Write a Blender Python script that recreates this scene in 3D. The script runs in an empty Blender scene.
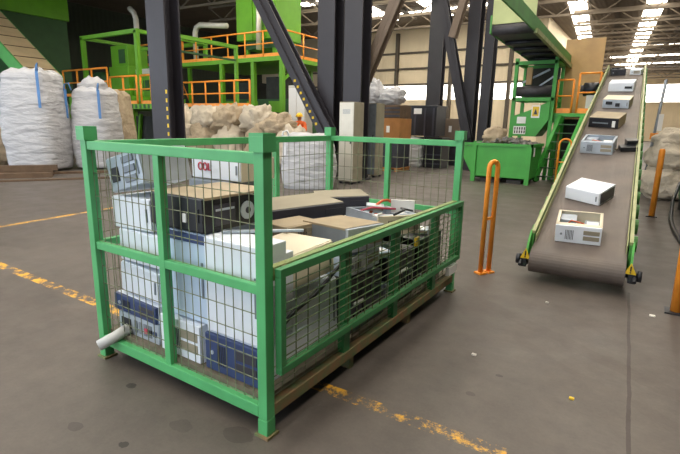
import bpy, bmesh, math, random
from mathutils import Vector, Matrix, Euler, noise
random.seed(7)
S = bpy.context.scene
COL = S.collection
R = math.radians

# ------------------------------------------------------------------ materials
def lin(c):
    return tuple((v/12.92 if v <= 0.04045 else ((v+0.055)/1.055)**2.4) for v in [x/255 for x in c]) + (1,)

def mat(name, c, rough=.6, metal=0, var=.12, scale=6, c2=None, mix=.5, bump=0, bscale=40, spots=None, spot_amt=.6, spot_scale=9, bst=(1, 1, 1), bdist=.02):
    m = bpy.data.materials.new(name); m.use_nodes = True
    nt = m.node_tree; N = nt.nodes; L = nt.links
    b = N['Principled BSDF']
    b.inputs['Roughness'].default_value = rough; b.inputs['Metallic'].default_value = metal
    tc = N.new('ShaderNodeTexCoord')
    n = N.new('ShaderNodeTexNoise'); n.inputs['Scale'].default_value = scale; n.inputs['Detail'].default_value = 6
    L.new(tc.outputs['Object'], n.inputs['Vector'])
    r = N.new('ShaderNodeValToRGB')
    a = lin(c)
    if c2 is None:
        lo = tuple(max(0, v*(1-var)) for v in a[:3])+(1,); hi = tuple(min(1, v*(1+var)) for v in a[:3])+(1,)
    else:
        lo, hi = lin(c2), a
    r.color_ramp.elements[0].position = max(0, mix-.2); r.color_ramp.elements[1].position = min(1, mix+.2)
    r.color_ramp.elements[0].color = lo; r.color_ramp.elements[1].color = hi
    L.new(n.outputs['Fac'], r.inputs['Fac'])
    out = r.outputs['Color']
    if spots:
        n2 = N.new('ShaderNodeTexNoise'); n2.inputs['Scale'].default_value = spot_scale; n2.inputs['Detail'].default_value = 8; n2.inputs['Roughness'].default_value = .7
        L.new(tc.outputs['Object'], n2.inputs['Vector'])
        r2 = N.new('ShaderNodeValToRGB'); r2.color_ramp.elements[0].position = spot_amt; r2.color_ramp.elements[1].position = spot_amt+.08
        L.new(n2.outputs['Fac'], r2.inputs['Fac'])
        mx = N.new('ShaderNodeMixRGB'); mx.inputs['Color2'].default_value = lin(spots)
        L.new(r2.outputs['Color'], mx.inputs['Fac']); L.new(out, mx.inputs['Color1'])
        out = mx.outputs['Color']
    L.new(out, b.inputs['Base Color'])
    if bump:
        n3 = N.new('ShaderNodeTexNoise'); n3.inputs['Scale'].default_value = bscale; n3.inputs['Detail'].default_value = 4
        mp = N.new('ShaderNodeMapping'); mp.inputs['Scale'].default_value = bst
        L.new(tc.outputs['Object'], mp.inputs['Vector']); L.new(mp.outputs['Vector'], n3.inputs['Vector'])
        bp = N.new('ShaderNodeBump'); bp.inputs['Strength'].default_value = bump; bp.inputs['Distance'].default_value = bdist
        L.new(n3.outputs['Fac'], bp.inputs['Height']); L.new(bp.outputs['Normal'], b.inputs['Normal'])
    return m

def emit(name, c, s):
    m = bpy.data.materials.new(name); m.use_nodes = True
    b = m.node_tree.nodes['Principled BSDF']
    b.inputs['Base Color'].default_value = lin(c)
    b.inputs['Emission Color'].default_value = lin(c); b.inputs['Emission Strength'].default_value = s
    return m

M = dict(
    cage=mat('cage_green_paint', (82, 170, 106), .45, 0, .12, 5, spots=(120, 92, 66), spot_amt=.69, spot_scale=11),
    cage_dark=mat('gate_green_paint', (58, 132, 78), .5, 0, .15, 5, spots=(118, 100, 72), spot_amt=.62, spot_scale=12),
    rust=mat('rusty_foot', (140, 105, 75), .8, 0, .2, 14, c2=(95, 120, 80)),
    wire=mat('mesh_wire', (128, 144, 112), .5, .1, .3, 9, c2=(98, 92, 70)),
    wiregreen=mat('green_mesh_wire', (96, 132, 88), .5, 0, .3, 9, c2=(92, 98, 70)), dusty=mat('dusty_green_rail', (142, 150, 96), .6, 0, .2, 6, c2=(92, 128, 74)),
    cagefloor=mat('dusty_steel_floor', (128, 116, 100), .8, 0, .2, 8, c2=(96, 92, 76)),
    white=mat('white_case_paint', (232, 238, 248), .4, 0, .04, 3),
    pale=mat('pale_blue_white_plastic', (194, 212, 234), .4, 0, .05, 3),
    cream=mat('cream_case_paint', (222, 213, 190), .45, 0, .05, 3),
    tan=mat('tan_dusty_case', (172, 155, 127), .6, 0, .08, 4, c2=(148, 134, 110)),
    beigeg=mat('greyish_beige_case', (150, 142, 124), .6, 0, .08, 4),
    black=mat('black_case_plastic', (28, 29, 36), .35, 0, .2, 5),
    charcoal=mat('charcoal_case', (58, 58, 68), .4, 0, .15, 5),
    navy=mat('navy_plastic', (52, 68, 112), .4, 0, .1, 5),
    silver=mat('galvanised_steel', (186, 196, 208), .35, .3, .12, 7),
    steelgrey=mat('grey_steel', (128, 136, 146), .4, .25, .12, 7),
    pcb=mat('green_circuit_board', (64, 92, 70), .5, 0, .3, 30, c2=(52, 62, 70)),
    chip=mat('dark_chip', (38, 40, 44), .5),
    slot=mat('dark_slot', (40, 42, 48), .5),
    copper=mat('orange_cable', (200, 92, 50), .5),
    yellow=mat('yellow_plastic', (226, 190, 40), .5),
    red=mat('red_marker', (190, 70, 90), .6),
    tube=mat('grey_tube', (196, 196, 194), .5, 0, .06),
    belt=mat('grey_rubber_belt', (108, 97, 90), .55, 0, .12, 2.5, c2=(88, 80, 76), bump=.3, bscale=30, bst=(1, .06, .06)),
    roller=mat('dark_rubber_roller', (62, 60, 64), .5, .1, .2, 12),
    convgreen=mat('conveyor_green_paint', (70, 138, 60), .5, 0, .15, 4),
    convedge=mat('pale_green_edge', (168, 168, 122), .5, 0, .12, 4, c2=(130, 142, 92)),
    bearing=mat('dark_bearing_steel', (52, 54, 60), .4, .5, .2, 12),
    orange=mat('orange_rail_paint', (244, 152, 48), .45, 0, .1, 6, spots=(120, 84, 56), spot_amt=.66),
    skip=mat('skip_green_paint', (66, 158, 62), .5, 0, .1, 3, spots=(92, 110, 74), spot_amt=.68, spot_scale=7),
    mgreen=mat('machine_green_paint', (98, 160, 28), .5, 0, .1, 2),
    dgreen=mat('dark_green_panel_and_shade', (44, 84, 42), .55, 0, .12, 2),
    lgreen=mat('light_green_panel', (176, 184, 128), .5, 0, .08, 2),
    dark=mat('dark_machinery', (46, 46, 42), .6, .2, .3, 4),
    column=mat('dark_column_paint', (46, 44, 51), .5, 0, .12, 2),
    brownsteel=mat('brown_primer_steel', (122, 106, 92), .6, 0, .12, 2),
    rampbelt=mat('ramp_belt', (206, 184, 146), .7, 0, .08, 2),
    truss=mat('roof_truss_steel', (112, 100, 84), .6, 0, .15, 1.5),
    roof=mat('roof_sheet', (96, 84, 70), .7, 0, .15, 1),
    board=mat('tan_board', (206, 170, 120), .7, 0, .12, 1.6, c2=(180, 148, 106)),
    bagw=mat('white_woven_bag', (182, 182, 186), .75, 0, .06, 3, bump=.7, bscale=2.6, bst=(1, 1, 3.2), bdist=.12),
    bagp=mat('pale_woven_sack', (206, 194, 176), .8, 0, .15, 3, c2=(190, 178, 158), bump=.8, bscale=5, bdist=.12),
    bagt=mat('tan_woven_bag', (186, 168, 142), .8, 0, .15, 3, c2=(168, 150, 126), bump=.8, bscale=5, bdist=.12),
    strap=mat('blue_strap', (84, 130, 186), .7),
    bagstrap=mat('white_strap', (224, 226, 230), .7),
    timber=mat('brown_timber', (96, 76, 58), .8, 0, .25, 5),
    carton=mat('brown_carton', (170, 118, 66), .8, 0, .1, 4),
    label=mat('white_label', (232, 232, 230), .5, 0, .02),
    duct=mat('pale_duct', (206, 202, 190), .45, .2, .06, 4),
    wallb=mat('beige_cladding', (226, 210, 180), .75, 0, .05, .8),
    walld=mat('dark_green_cladding', (46, 54, 42), .8, 0, .2, .5),
    girt=mat('dark_girt', (84, 76, 66), .7),
    skin=mat('skin', (196, 140, 108), .6, 0, .05), hivis=mat('orange_workwear', (244, 108, 40), .6, 0, .05),
    trousers=mat('dark_trousers', (44, 48, 60), .8), hat=mat('yellow_hard_hat', (246, 200, 30), .35, 0, .02),
    tape=mat('reflective_tape', (236, 236, 220), .35),
    scrap=mat('mixed_scrap', (168, 162, 156), .7, 0, .3, 9, c2=(92, 90, 92)),
    paper=mat('paper_scrap', (226, 222, 214), .7),
    sky=emit('roof_skylight_panel', (255, 246, 230), 14.0),
    win=emit('window_daylight', (255, 250, 240), 6.0),
)

# corrugation on the cladding: a wave on the bump
def corrugate(m, axis, sc, st):
    nt = m.node_tree; N = nt.nodes; L = nt.links
    tc = N.new('ShaderNodeTexCoord'); w = N.new('ShaderNodeTexWave'); w.bands_direction = axis; w.inputs['Scale'].default_value = sc
    L.new(tc.outputs['Object'], w.inputs['Vector'])
    bp = N.new('ShaderNodeBump'); bp.inputs['Strength'].default_value = st; bp.inputs['Distance'].default_value = .04
    L.new(w.outputs['Fac'], bp.inputs['Height']); L.new(bp.outputs['Normal'], N['Principled BSDF'].inputs['Normal'])
corrugate(M['wallb'], 'X', 1.2, .35); corrugate(M['roof'], 'X', 1.2, .5); corrugate(M['walld'], 'Y', 1.0, .4)

# ------------------------------------------------------------------ mesh helper
class MB:
    def __init__(s): s.bm = bmesh.new()
    def box(s, x0, x1, y0, y1, z0, z1, bev=0):
        r = bmesh.ops.create_cube(s.bm, size=1)
        vs = r['verts']
        for v in vs:
            v.co = Vector((x0+(v.co.x+.5)*(x1-x0), y0+(v.co.y+.5)*(y1-y0), z0+(v.co.z+.5)*(z1-z0)))
        if bev:
            es = list({e for v in vs for e in v.link_edges})
            bmesh.ops.bevel(s.bm, geom=es, offset=bev, segments=2, affect='EDGES', profile=.6)
        return s
    def beam(s, p, q, w, h, up=(0, 0, 1)):
        p, q = Vector(p), Vector(q); d = (q-p); ln = d.length; d.normalize()
        u = Vector(up)
        if abs(d.dot(u)) > .98: u = Vector((0, 1, 0))
        x = d.cross(u).normalized(); z = x.cross(d)
        r = bmesh.ops.create_cube(s.bm, size=1)
        for v in r['verts']:
            c = v.co.copy(); v.co = p + d*((c.y+.5)*ln) + x*(c.x*w) + z*(c.z*h)
        return s
    def tube(s, pts, r, n=8, closed=False, cap=True):
        pts = [Vector(p) for p in pts]; rings = []
        k = len(pts); prev = None
        for i, p in enumerate(pts):
            a = pts[i-1] if (i > 0 or closed) else p; b = pts[(i+1) % k] if (i < k-1 or closed) else p
            d = (b-a).normalized()
            if prev is None:
                u = Vector((0, 0, 1)) if abs(d.z) < .9 else Vector((1, 0, 0))
                x = d.cross(u).normalized()
            else:
                x = (prev - d*prev.dot(d)).normalized()
            prev = x; y = d.cross(x)
            rr = r[i] if isinstance(r, (list, tuple)) else r
            rings.append([s.bm.verts.new(p + x*rr*math.cos(2*math.pi*j/n) + y*rr*math.sin(2*math.pi*j/n)) for j in range(n)])
        m = k if closed else k-1
        for i in range(m):
            A, B = rings[i], rings[(i+1) % k]
            for j in range(n): s.bm.faces.new((A[j], A[(j+1) % n], B[(j+1) % n], B[j]))
        if cap and not closed:
            s.bm.faces.new(rings[0][::-1]); s.bm.faces.new(rings[-1])
        return s
    def prism(s, poly, axis, a, b):
        def P(u, v, t):
            return Vector((t, u, v)) if axis == 'x' else Vector((u, t, v)) if axis == 'y' else Vector((u, v, t))
        A = [s.bm.verts.new(P(u, v, a)) for u, v in poly]; B = [s.bm.verts.new(P(u, v, b)) for u, v in poly]
        n = len(poly)
        for i in range(n): s.bm.faces.new((A[i], A[(i+1) % n], B[(i+1) % n], B[i]))
        s.bm.faces.new(A[::-1]); s.bm.faces.new(B)
        return s
    def build(s, name, m, parent=None, smooth=False):
        bmesh.ops.recalc_face_normals(s.bm, faces=s.bm.faces)
        me = bpy.data.meshes.new(name); s.bm.to_mesh(me); s.bm.free()
        me.materials.append(M[m] if isinstance(m, str) else m)
        if smooth:
            for p in me.polygons: p.use_smooth = True
        o = bpy.data.objects.new(name, me); COL.objects.link(o)
        if parent is not None: o.parent = parent
        return o

def tag(o, label, cat, group=None, kind=None):
    o['label'] = label; o['category'] = cat
    if group: o['group'] = group
    if kind: o['kind'] = kind
    return o
def thing(name, label, cat, loc=(0, 0, 0), rot=(0, 0, 0), group=None):
    o = bpy.data.objects.new(name, None); COL.objects.link(o)
    o.empty_display_size = .1
    o.location = loc; o.rotation_euler = [R(a) for a in rot]
    return tag(o, label, cat, group)
def struct(name, mb, m):
    o = mb.build(name, m); o['kind'] = 'structure'; return o

# ------------------------------------------------------------------ camera
YAW, PIT, ROL, FPX, CH = 33.116, 0.2196, 0.0207, 468.75, 1.6
yw = R(YAW)
l = Vector((-math.sin(yw), math.cos(yw), 0)); rr = Vector((math.cos(yw), math.sin(yw), 0)); U = Vector((0, 0, 1))
fw = l*math.cos(PIT) - U*math.sin(PIT); up = l*math.sin(PIT) + U*math.cos(PIT)
Rv = rr*math.cos(ROL) + up*math.sin(ROL); Uv = -rr*math.sin(ROL) + up*math.cos(ROL)
cam = bpy.data.cameras.new('camera'); cam.sensor_width = 36; cam.lens = FPX/680*36; cam.clip_end = 300; cam.clip_start = .05
co = bpy.data.objects.new('camera', cam); COL.objects.link(co)
co.matrix_world = Matrix(((Rv.x, Uv.x, -fw.x, 0), (Rv.y, Uv.y, -fw.y, 0), (Rv.z, Uv.z, -fw.z, CH), (0, 0, 0, 1)))
S.camera = co

# ------------------------------------------------------------------ floor
def floor_material():
    m = bpy.data.materials.new('worn_concrete'); m.use_nodes = True
    nt = m.node_tree; N = nt.nodes; L = nt.links; b = N['Principled BSDF']
    tc = N.new('ShaderNodeTexCoord'); OBJ = tc.outputs['Object']
    def nz(scale, det=6, rough=.6):
        n = N.new('ShaderNodeTexNoise'); n.inputs['Scale'].default_value = scale; n.inputs['Detail'].default_value = det; n.inputs['Roughness'].default_value = rough
        L.new(OBJ, n.inputs['Vector']); return n.outputs['Fac']
    def ramp(f, stops):
        r = N.new('ShaderNodeValToRGB'); el = r.color_ramp.elements
        while len(el) < len(stops): el.new(.5)
        for e, (p, c) in zip(el, stops): e.position = p; e.color = c if len(c) == 4 else lin(c)
        L.new(f, r.inputs['Fac']); return r.outputs['Color']
    def math_(op, a, bb=None, c=None):
        n = N.new('ShaderNodeMath'); n.operation = op
        for i, v in enumerate((a, bb, c)):
            if v is None: continue
            if isinstance(v, (int, float)): n.inputs[i].default_value = v
            else: L.new(v, n.inputs[i])
        return n.outputs[0]
    def mix(f, a, bcol, typ='MIX'):
        n = N.new('ShaderNodeMixRGB'); n.blend_type = typ
        if isinstance(f, (int, float)): n.inputs[0].default_value = f
        else: L.new(f, n.inputs[0])
        L.new(a, n.inputs[1])
        if isinstance(bcol, tuple): n.inputs[2].default_value = bcol
        else: L.new(bcol, n.inputs[2])
        return n.outputs[0]
    sx = N.new('ShaderNodeSeparateXYZ'); L.new(OBJ, sx.inputs[0]); X, Y = sx.outputs[0], sx.outputs[1]
    base = ramp(nz(.55, 8), [(.3, (72, 66, 62)), (.55, (88, 81, 76)), (.75, (104, 96, 90))])
    base = mix(.35, base, ramp(nz(5, 8, .7), [(.3, (66, 60, 56)), (.7, (112, 103, 96))]))
    fine = ramp(nz(60, 4), [(.35, (.75, .75, .75, 1)), (.65, (1, 1, 1, 1))])
    base = mix(.35, base, fine, 'MULTIPLY')
    def seg(x0, y0, x1, y1, w, soft=.01, wob=0):
        dx, dy = x1-x0, y1-y0; ln = math.hypot(dx, dy); ux, uy = dx/ln, dy/ln
        px = math_('SUBTRACT', X, x0); py = math_('SUBTRACT', Y, y0)
        t = math_('ADD', math_('MULTIPLY', px, ux), math_('MULTIPLY', py, uy))
        d = math_('ABSOLUTE', math_('ADD', math_('SUBTRACT', math_('MULTIPLY', py, ux), math_('MULTIPLY', px, uy)),
                  math_('MULTIPLY', math_('SUBTRACT', nz(2), .5), wob) if wob else 0.0))
        a = math_('LESS_THAN', d, w)
        a = math_('MULTIPLY', a, math_('GREATER_THAN', t, 0)); return math_('MULTIPLY', a, math_('LESS_THAN', t, ln))
    wear = ramp(nz(7, 8, .75), [(.49, (0, 0, 0, 1)), (.57, (1, 1, 1, 1))])
    wear2 = ramp(nz(9, 8, .8), [(.51, (0, 0, 0, 1)), (.59, (1, 1, 1, 1))])
    wear0 = ramp(nz(5, 8, .7), [(.4, (0, 0, 0, 1)), (.56, (1, 1, 1, 1))])
    yl = lin((214, 160, 44))
    base = mix(math_('MULTIPLY', seg(-9.2, 2.07, -2.6, 2.09, .05), wear), base, yl)
    base = mix(math_('MULTIPLY', seg(-1.6, 2.14, -.4, 2.17, .05), wear2), base, yl)
    base = mix(math_('MULTIPLY', seg(-7.8, 2.3, -8.12, 5.4, .045), wear0), base, yl)
    # expansion joint and tyre track
    base = mix(math_('MULTIPLY', seg(.125, 2.2, 0.0, 5.3, .011, wob=.03), .85), base, lin((52, 44, 40)))
    base = mix(math_('MULTIPLY', seg(-1.6, 4.45, .9, 3.0, .07, wob=.25), .22), base, lin((66, 56, 50)))
    base = mix(math_('MULTIPLY', seg(-1.6, 4.1, .9, 2.6, .05, wob=.3), .15), base, lin((66, 56, 50)))
    base = mix(math_('MULTIPLY', seg(-7.5, 1.2, -3.2, 1.95, .08, wob=.3), .2), base, lin((70, 60, 54)))
    for (x, y, a, amt) in ((-2.47, 1.48, .035, .85), (-2.01, 1.14, .03, .85), (-2.35, 1.08, .05, .5), (-1.6, 1.52, .09, .35), (-1.9, 1.4, .07, .25), (-.63, 2.92, .025, .7), (-.72, 2.6, .03, .4), (-3.4, 1.9, .05, .3)):
        d = math_('ADD', math_('POWER', math_('SUBTRACT', X, x), 2), math_('POWER', math_('MULTIPLY', math_('SUBTRACT', Y, y), 1.5), 2))
        base = mix(math_('MULTIPLY', math_('LESS_THAN', math_('ADD', math_('SQRT', d), math_('MULTIPLY', math_('SUBTRACT', nz(14), .5), .06)), a), amt), base, lin((36, 32, 30)))
    L.new(base, b.inputs['Base Color'])
    L.new(ramp(nz(2.2, 6), [(.3, (.42, .42, .42, 1)), (.7, (.62, .62, .62, 1))]), b.inputs['Roughness'])
    bp = N.new('ShaderNodeBump'); bp.inputs['Strength'].default_value = .12; bp.inputs['Distance'].default_value = .01
    L.new(nz(25, 6), bp.inputs['Height']); L.new(bp.outputs['Normal'], b.inputs['Normal'])
    return m
struct('floor', MB().box(-34, 16, -9, 76, -.2, 0), floor_material())

# ------------------------------------------------------------------ room shell
struct('wall_left', MB().box(-33.3, -33, 4, 36, 0, 8.9), 'walld')
struct('wall_back', MB().box(-33, -7, 36, 36.3, 0, 3.5).box(-33, -7, 36, 36.3, 4.6, 8.9).box(-33, -24, 36, 36.3, 3.5, 4.6), 'wallb')
struct('wall_return', MB().box(-7.3, -7, 36.3, 75, 0, 8.9), 'wallb')
struct('wall_far', MB().box(-7, 16, 75, 75.3, 0, 5.0).box(-7, 16, 75, 75.3, 7.2, 8.9), 'wallb')
struct('wall_right_light_block', MB().box(15.7, 16, -9, 75, 0, 8.9), 'walld')  # unseen wall added to block light from the right, dark to limit bounce
struct('wall_front_light_block', MB().box(-1.0, 16, -9, -8.7, 0, 8.9), 'walld')  # unseen half wall added to keep daylight off the right-facing sides
struct('window_1', MB().box(-24, -7, 36.1, 36.2, 3.5, 4.6), 'win')
struct('window_2', MB().box(-7, 16, 75.1, 75.2, 5.0, 7.2), 'win')
struct('ceiling', MB().box(-34, 16, -9, 76, 8.9, 9.1), 'roof')
tn = 0
def trim(mb, m):
    global tn; tn += 1
    return struct('trim_%d' % tn, mb, m)
for x in (-22.5, -18.2, -13.6, -9.2): trim(MB().box(x-.12, x+.12, 35.7, 36, 0, 8.6), 'girt')
for z in (4.68, 5.9, 7.1): trim(MB().box(-30, -7, 35.88, 36, z-.07, z+.07), 'girt')
RT = R(4.5)
def rt(x, y, z): return Vector((-3+(x+3)*math.cos(RT)-(y-38)*math.sin(RT), 38+(x+3)*math.sin(RT)+(y-38)*math.cos(RT), z))
for k in range(20):                                                # lattice trusses across the hall
    y = 7 + 3.4*k
    x0, x1 = (-26, 9) if y < 33 else (-5.5, 12)
    mb = MB()
    mb.beam(rt(x0, y, 8.55), rt(x1, y, 8.55), .14, .14); mb.beam(rt(x0, y, 7.75), rt(x1, y, 7.75), .12, .12)
    n = int((x1-x0)/1.15)
    for i in range(n):
        a = x0+(x1-x0)*i/n; b2 = x0+(x1-x0)*(i+1)/n
        za, zb = (7.75, 8.55) if i % 2 else (8.55, 7.75)
        mb.beam(rt(a, y, za), rt(b2, y, zb), .06, .06)
    trim(mb, 'truss')
for x in (-3.2, -7.4, -11.4, -15.4, -19.5, .8, 3.6):                 # purlins between the skylights
    y1 = 33 if x < -6 else 70
    trim(MB().beam(rt(x, 3, 8.75), rt(x, y1, 8.75), .12, .2), 'girt')
wn = 2
for x in (-1.2, -5.3, -9.4, -13.4, -17.4):
    y1 = 33.5 if x < -6 else 72
    mb = MB()
    y = -6
    while y < y1:
        mb.beam(rt(x, y, 8.86), rt(x, min(y+4.2, y1), 8.86), 1.0, .04); y += 4.6
    wn += 1
    o = struct('window_%d' % wn, mb, 'sky')

for y, x0, x1 in ((25.6, -20, -7.5), (31.0, -22, -7.5), (52.6, -5, 12), (59.4, -5, 12), (66.2, -5, 12)):   # cross skylights
    wn += 1
    struct('window_%d' % wn, MB().box(x0, x1, y-.35, y+.35, 8.85, 8.89), 'sky')

# ------------------------------------------------------------------ steel columns and braces
def h_column(label, x, y, w, d, z1, m='column', dots=False, rot=0):
    t = thing('steel_column', label, 'column', (x, y, 0), (0, 0, rot))
    f = .05
    MB().box(-w/2, w/2, -d/2, -d/2+f, .02, z1).box(-w/2, w/2, d/2-f, d/2, .02, z1).box(-f/2, f/2, -d/2+f, d/2-f, .02, z1).build('shaft', m, t)
    MB().box(-w/2-.1, w/2+.1, -d/2-.1, d/2+.1, 0, .03).build('base_plate', m, t)
    if dots:
        for k in range(6):
            MB().box(w/2-.1, w/2-.04, -d/2-.012, -d/2, 1.15+.22*k, 1.25+.22*k).build('hazard_mark', 'yellow', t)
    return t
h_column('wide dark steel column behind the left half of the green cage', -11.27, 8.5, .74, .5, 8.5, dots=True)
h_column('dark steel column where the long diagonal brace lands, left of a pair', -7.93, 11.5, .56, .5, 8.5)
h_column('grey steel column rising behind the tall light grey cabinet', -7.08, 11.55, .56, .5, 8.5)
h_column('dark steel column behind the green skip, left of the pair', -5.65, 17, .42, .5, 8.5)
h_column('dark steel column behind the green skip, right of the pair', -5.08, 17, .32, .5, 8.5)
h_column('brownish steel column in front of the window strip, behind the black bin', -9.9, 24, .76, .5, 8.5, 'column')
def brace(label, p, q, w, m, dots=False):
    p = Vector(p); q = Vector(q); c = p
    t = thing('diagonal_brace', label, 'steel brace', c)
    MB().beam((0, 0, 0), q-p, .05, w, (0, 1, 0)).beam(Vector((0, -.12, 0)), q-p+Vector((0, -.12, 0)), w, .04, (0, 1, 0)).beam(Vector((0, .12, 0)), q-p+Vector((0, .12, 0)), w, .04, (0, 1, 0)).build('beam', m, t)
    d = (q-p).normalized(); nrm = Vector((-d.z, 0, d.x))
    if dots:
        for k in range(8):
            c = d*(.55+.2*k) + nrm*(w*.28)
            MB().box(c.x-.035, c.x+.035, -.155, -.14, c.z-.035, c.z+.035).build('hazard_mark', 'yellow', t)
    return t
brace('thick dark diagonal brace with yellow dots near its foot', (-7.55, 11.0, 1.15), (-11.75, 11.0, 7.7), .44, 'column', True)
brace('thick brown diagonal brace leaning right from the grey column', (-8.45, 12.1, 0.02), (-4.9, 12.1, 7.6), .3, 'brownsteel')
brace('thin dark diagonal brace beside the pair of columns behind the skip', (-5.5, 16.55, 1.15), (-7.3, 16.55, 8.0), .3, 'column')
brace('short brown brace between the thin dark brace and the column pair', (-6.2, 16.3, 4.5), (-5.25, 16.3, 8.0), .24, 'brownsteel')

# ------------------------------------------------------------------ the wire cage
cage = thing('wire_mesh_cage', 'large green steel mesh cage on the floor, filled with scrapped computers', 'cage', (-2.21, 2.94, 0))
HX, HY = .73, 1.33
def cb(name, x0, x1, y0, y1, z0, z1, m='cage', bev=.004, parent=cage): return MB().box(x0, x1, y0, y1, z0, z1, bev).build(name, m, parent)
for sx, sy in ((-1, -1), (1, -1), (1, 1), (-1, 1)):
    x, y = sx*HX, sy*HY
    p = cb('corner_post', x-.03, x+.03, y-.03, y+.03, .1, 1.47)
    mb = MB().prism([(x-.043, y-.043), (x+.043, y-.043), (x+.043, y+.043), (x-.043, y+.043)], 'z', 1.462, 1.53); w = .043
    mb.box(x-w, x+w, y-w, y-w+.008, 1.5305, 1.546).box(x-w, x+w, y+w-.008, y+w, 1.5305, 1.546).box(x-w, x-w+.008, y-w+.009, y+w-.009, 1.5305, 1.546).box(x+w-.008, x+w, y-w+.009, y+w-.009, 1.5305, 1.546)
    mb.build('stacking_cup', 'cage', p)
    f = cb('foot', x-.032, x+.032, y-.032, y+.032, .012, .1)
    MB().box(x-.045, x+.045, y-.045, y+.045, 0, .014).build('foot_plate', 'rust', f)
# base
cb('base_rail', -HX+.03, HX-.03, -HY-.03, -HY+.02, .105, .17)
cb('base_rail', -HX+.03, HX-.03, HY-.02, HY+.03, .105, .17)
cb('base_rail', -HX-.03, -HX+.02, -HY+.03, HY-.03, .105, .17)
cb('base_rail', HX-.02, HX+.03, -HY+.03, HY-.03, .105, .17, 'rust')
MB().box(-HX+.02, HX-.02, -HY+.02, HY-.02, .165, .2).build('floor_plate', 'cagefloor', cage)
cb('foot', HX-.07, HX-.0, -.52, -.47, .0, .105, 'rust'); cb('foot', HX-.07, HX-.0, .37, .42, .0, .105, 'rust')
# front (short) side
cb('top_rail', -HX+.03, HX-.03, -HY-.025, -HY+.025, 1.405, 1.458)
cb('middle_rail', -HX+.03, HX-.03, -HY-.022, -HY+.022, .77, .82)
cb('middle_post', -.055, -.005, -HY-.024, -HY+.024, .17, 1.405)
# left long side
cb('top_rail', -HX-.025, -HX+.025, -HY+.03, HY-.03, 1.405, 1.458)
cb('middle_rail', -HX-.022, -HX+.022, -HY+.03, HY-.03, .77, .82)
for y in (.44,): cb('middle_post', -HX-.024, -HX+.024, y-.025, y+.025, .17, 1.405)
# back side
cb('top_rail', -HX+.03, HX-.03, HY-.025, HY+.025, 1.405, 1.458)
cb('middle_rail', -HX+.03, HX-.03, HY-.022, HY+.022, .77, .82)
cb('middle_post', -.035, .015, HY-.024, HY+.024, .17, 1.405)
# right long side: low fixed rail with uprights and the drop gate in front of it
cb('side_rail', HX-.022, HX+.022, -HY+.03, HY-.03, .835, .905, 'dusty')
for y in (-.6, .08, .83): cb('side_upright', HX-.025, HX+.025, y-.035, y+.035, .17, .835, 'cage_dark')
def mesh_panel(axis, fixed, a0, a1, z0, z1, sa, sz, parent=cage, r=.0028, wm='wire'):
    mb = MB()
    n = max(1, round((a1-a0)/sa))
    for i in range(n+1):
        a = a0+(a1-a0)*i/n
        P = (lambda z: (fixed, a, z)) if axis == 'y' else (lambda z: (a, fixed, z))
        mb.tube([P(z0), P(z1)], r, 5)
    k = max(1, round((z1-z0)/sz))
    for i in range(k+1):
        z = z0+(z1-z0)*i/k
        P = (lambda a: (fixed+r*1.6, a, z)) if axis == 'y' else (lambda a: (a, fixed+r*1.6, z))
        mb.tube([P(a0), P(a1)], r, 5)
    return mb.build('mesh_panel', wm, parent)
for x0, x1 in ((-.70, -.055), (-.005, .70)):
    mesh_panel('x', -HY+.004, x0, x1, .82, 1.405, .066, .13); mesh_panel('x', -HY+.004, x0, x1, .17, .77, .066, .13)
for x0, x1 in ((-.70, -.035), (.015, .70)): mesh_panel('x', HY, x0, x1, .2, 1.405, .08, .13)
for y0, y1 in ((-1.3, .415), (.465, 1.3)): mesh_panel('y', -HX, y0, y1, .2, 1.405, .08, .13)
mesh_panel('y', HX, -1.3, 1.3, .2, .36, .1, .05)
gx = HX+.058
gate = MB().box(gx-.02, gx+.02, -1.30, 1.33, .86, .905, .004).box(gx-.02, gx+.02, -1.30, 1.33, .345, .385, .004).box(gx-.02, gx+.02, 1.29, 1.33, .385, .86, .004).box(gx-.02, gx+.02, -1.30, -1.26, .385, .86, .004).build('drop_gate', 'cage_dark', cage)
mesh_panel('y', gx, -1.26, 1.29, .385, .86, .1, .048, gate, .0034, 'wiregreen')
for y in (-.6, .08, .83):
    MB().tube([(HX+.03, y-.06, .362), (HX+.03, y+.06, .362)], .014, 10).build('hinge', 'cage_dark', gate)
for y in (-1.22, 1.25): MB().box(HX+.02, gx-.01, y-.02, y+.02, .86, .9).build('latch', 'rust', gate)
MB().box(gx-.01, gx+.024, 1.05, 1.25, .24, .32).build('label_plate', 'label', gate)

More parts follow.
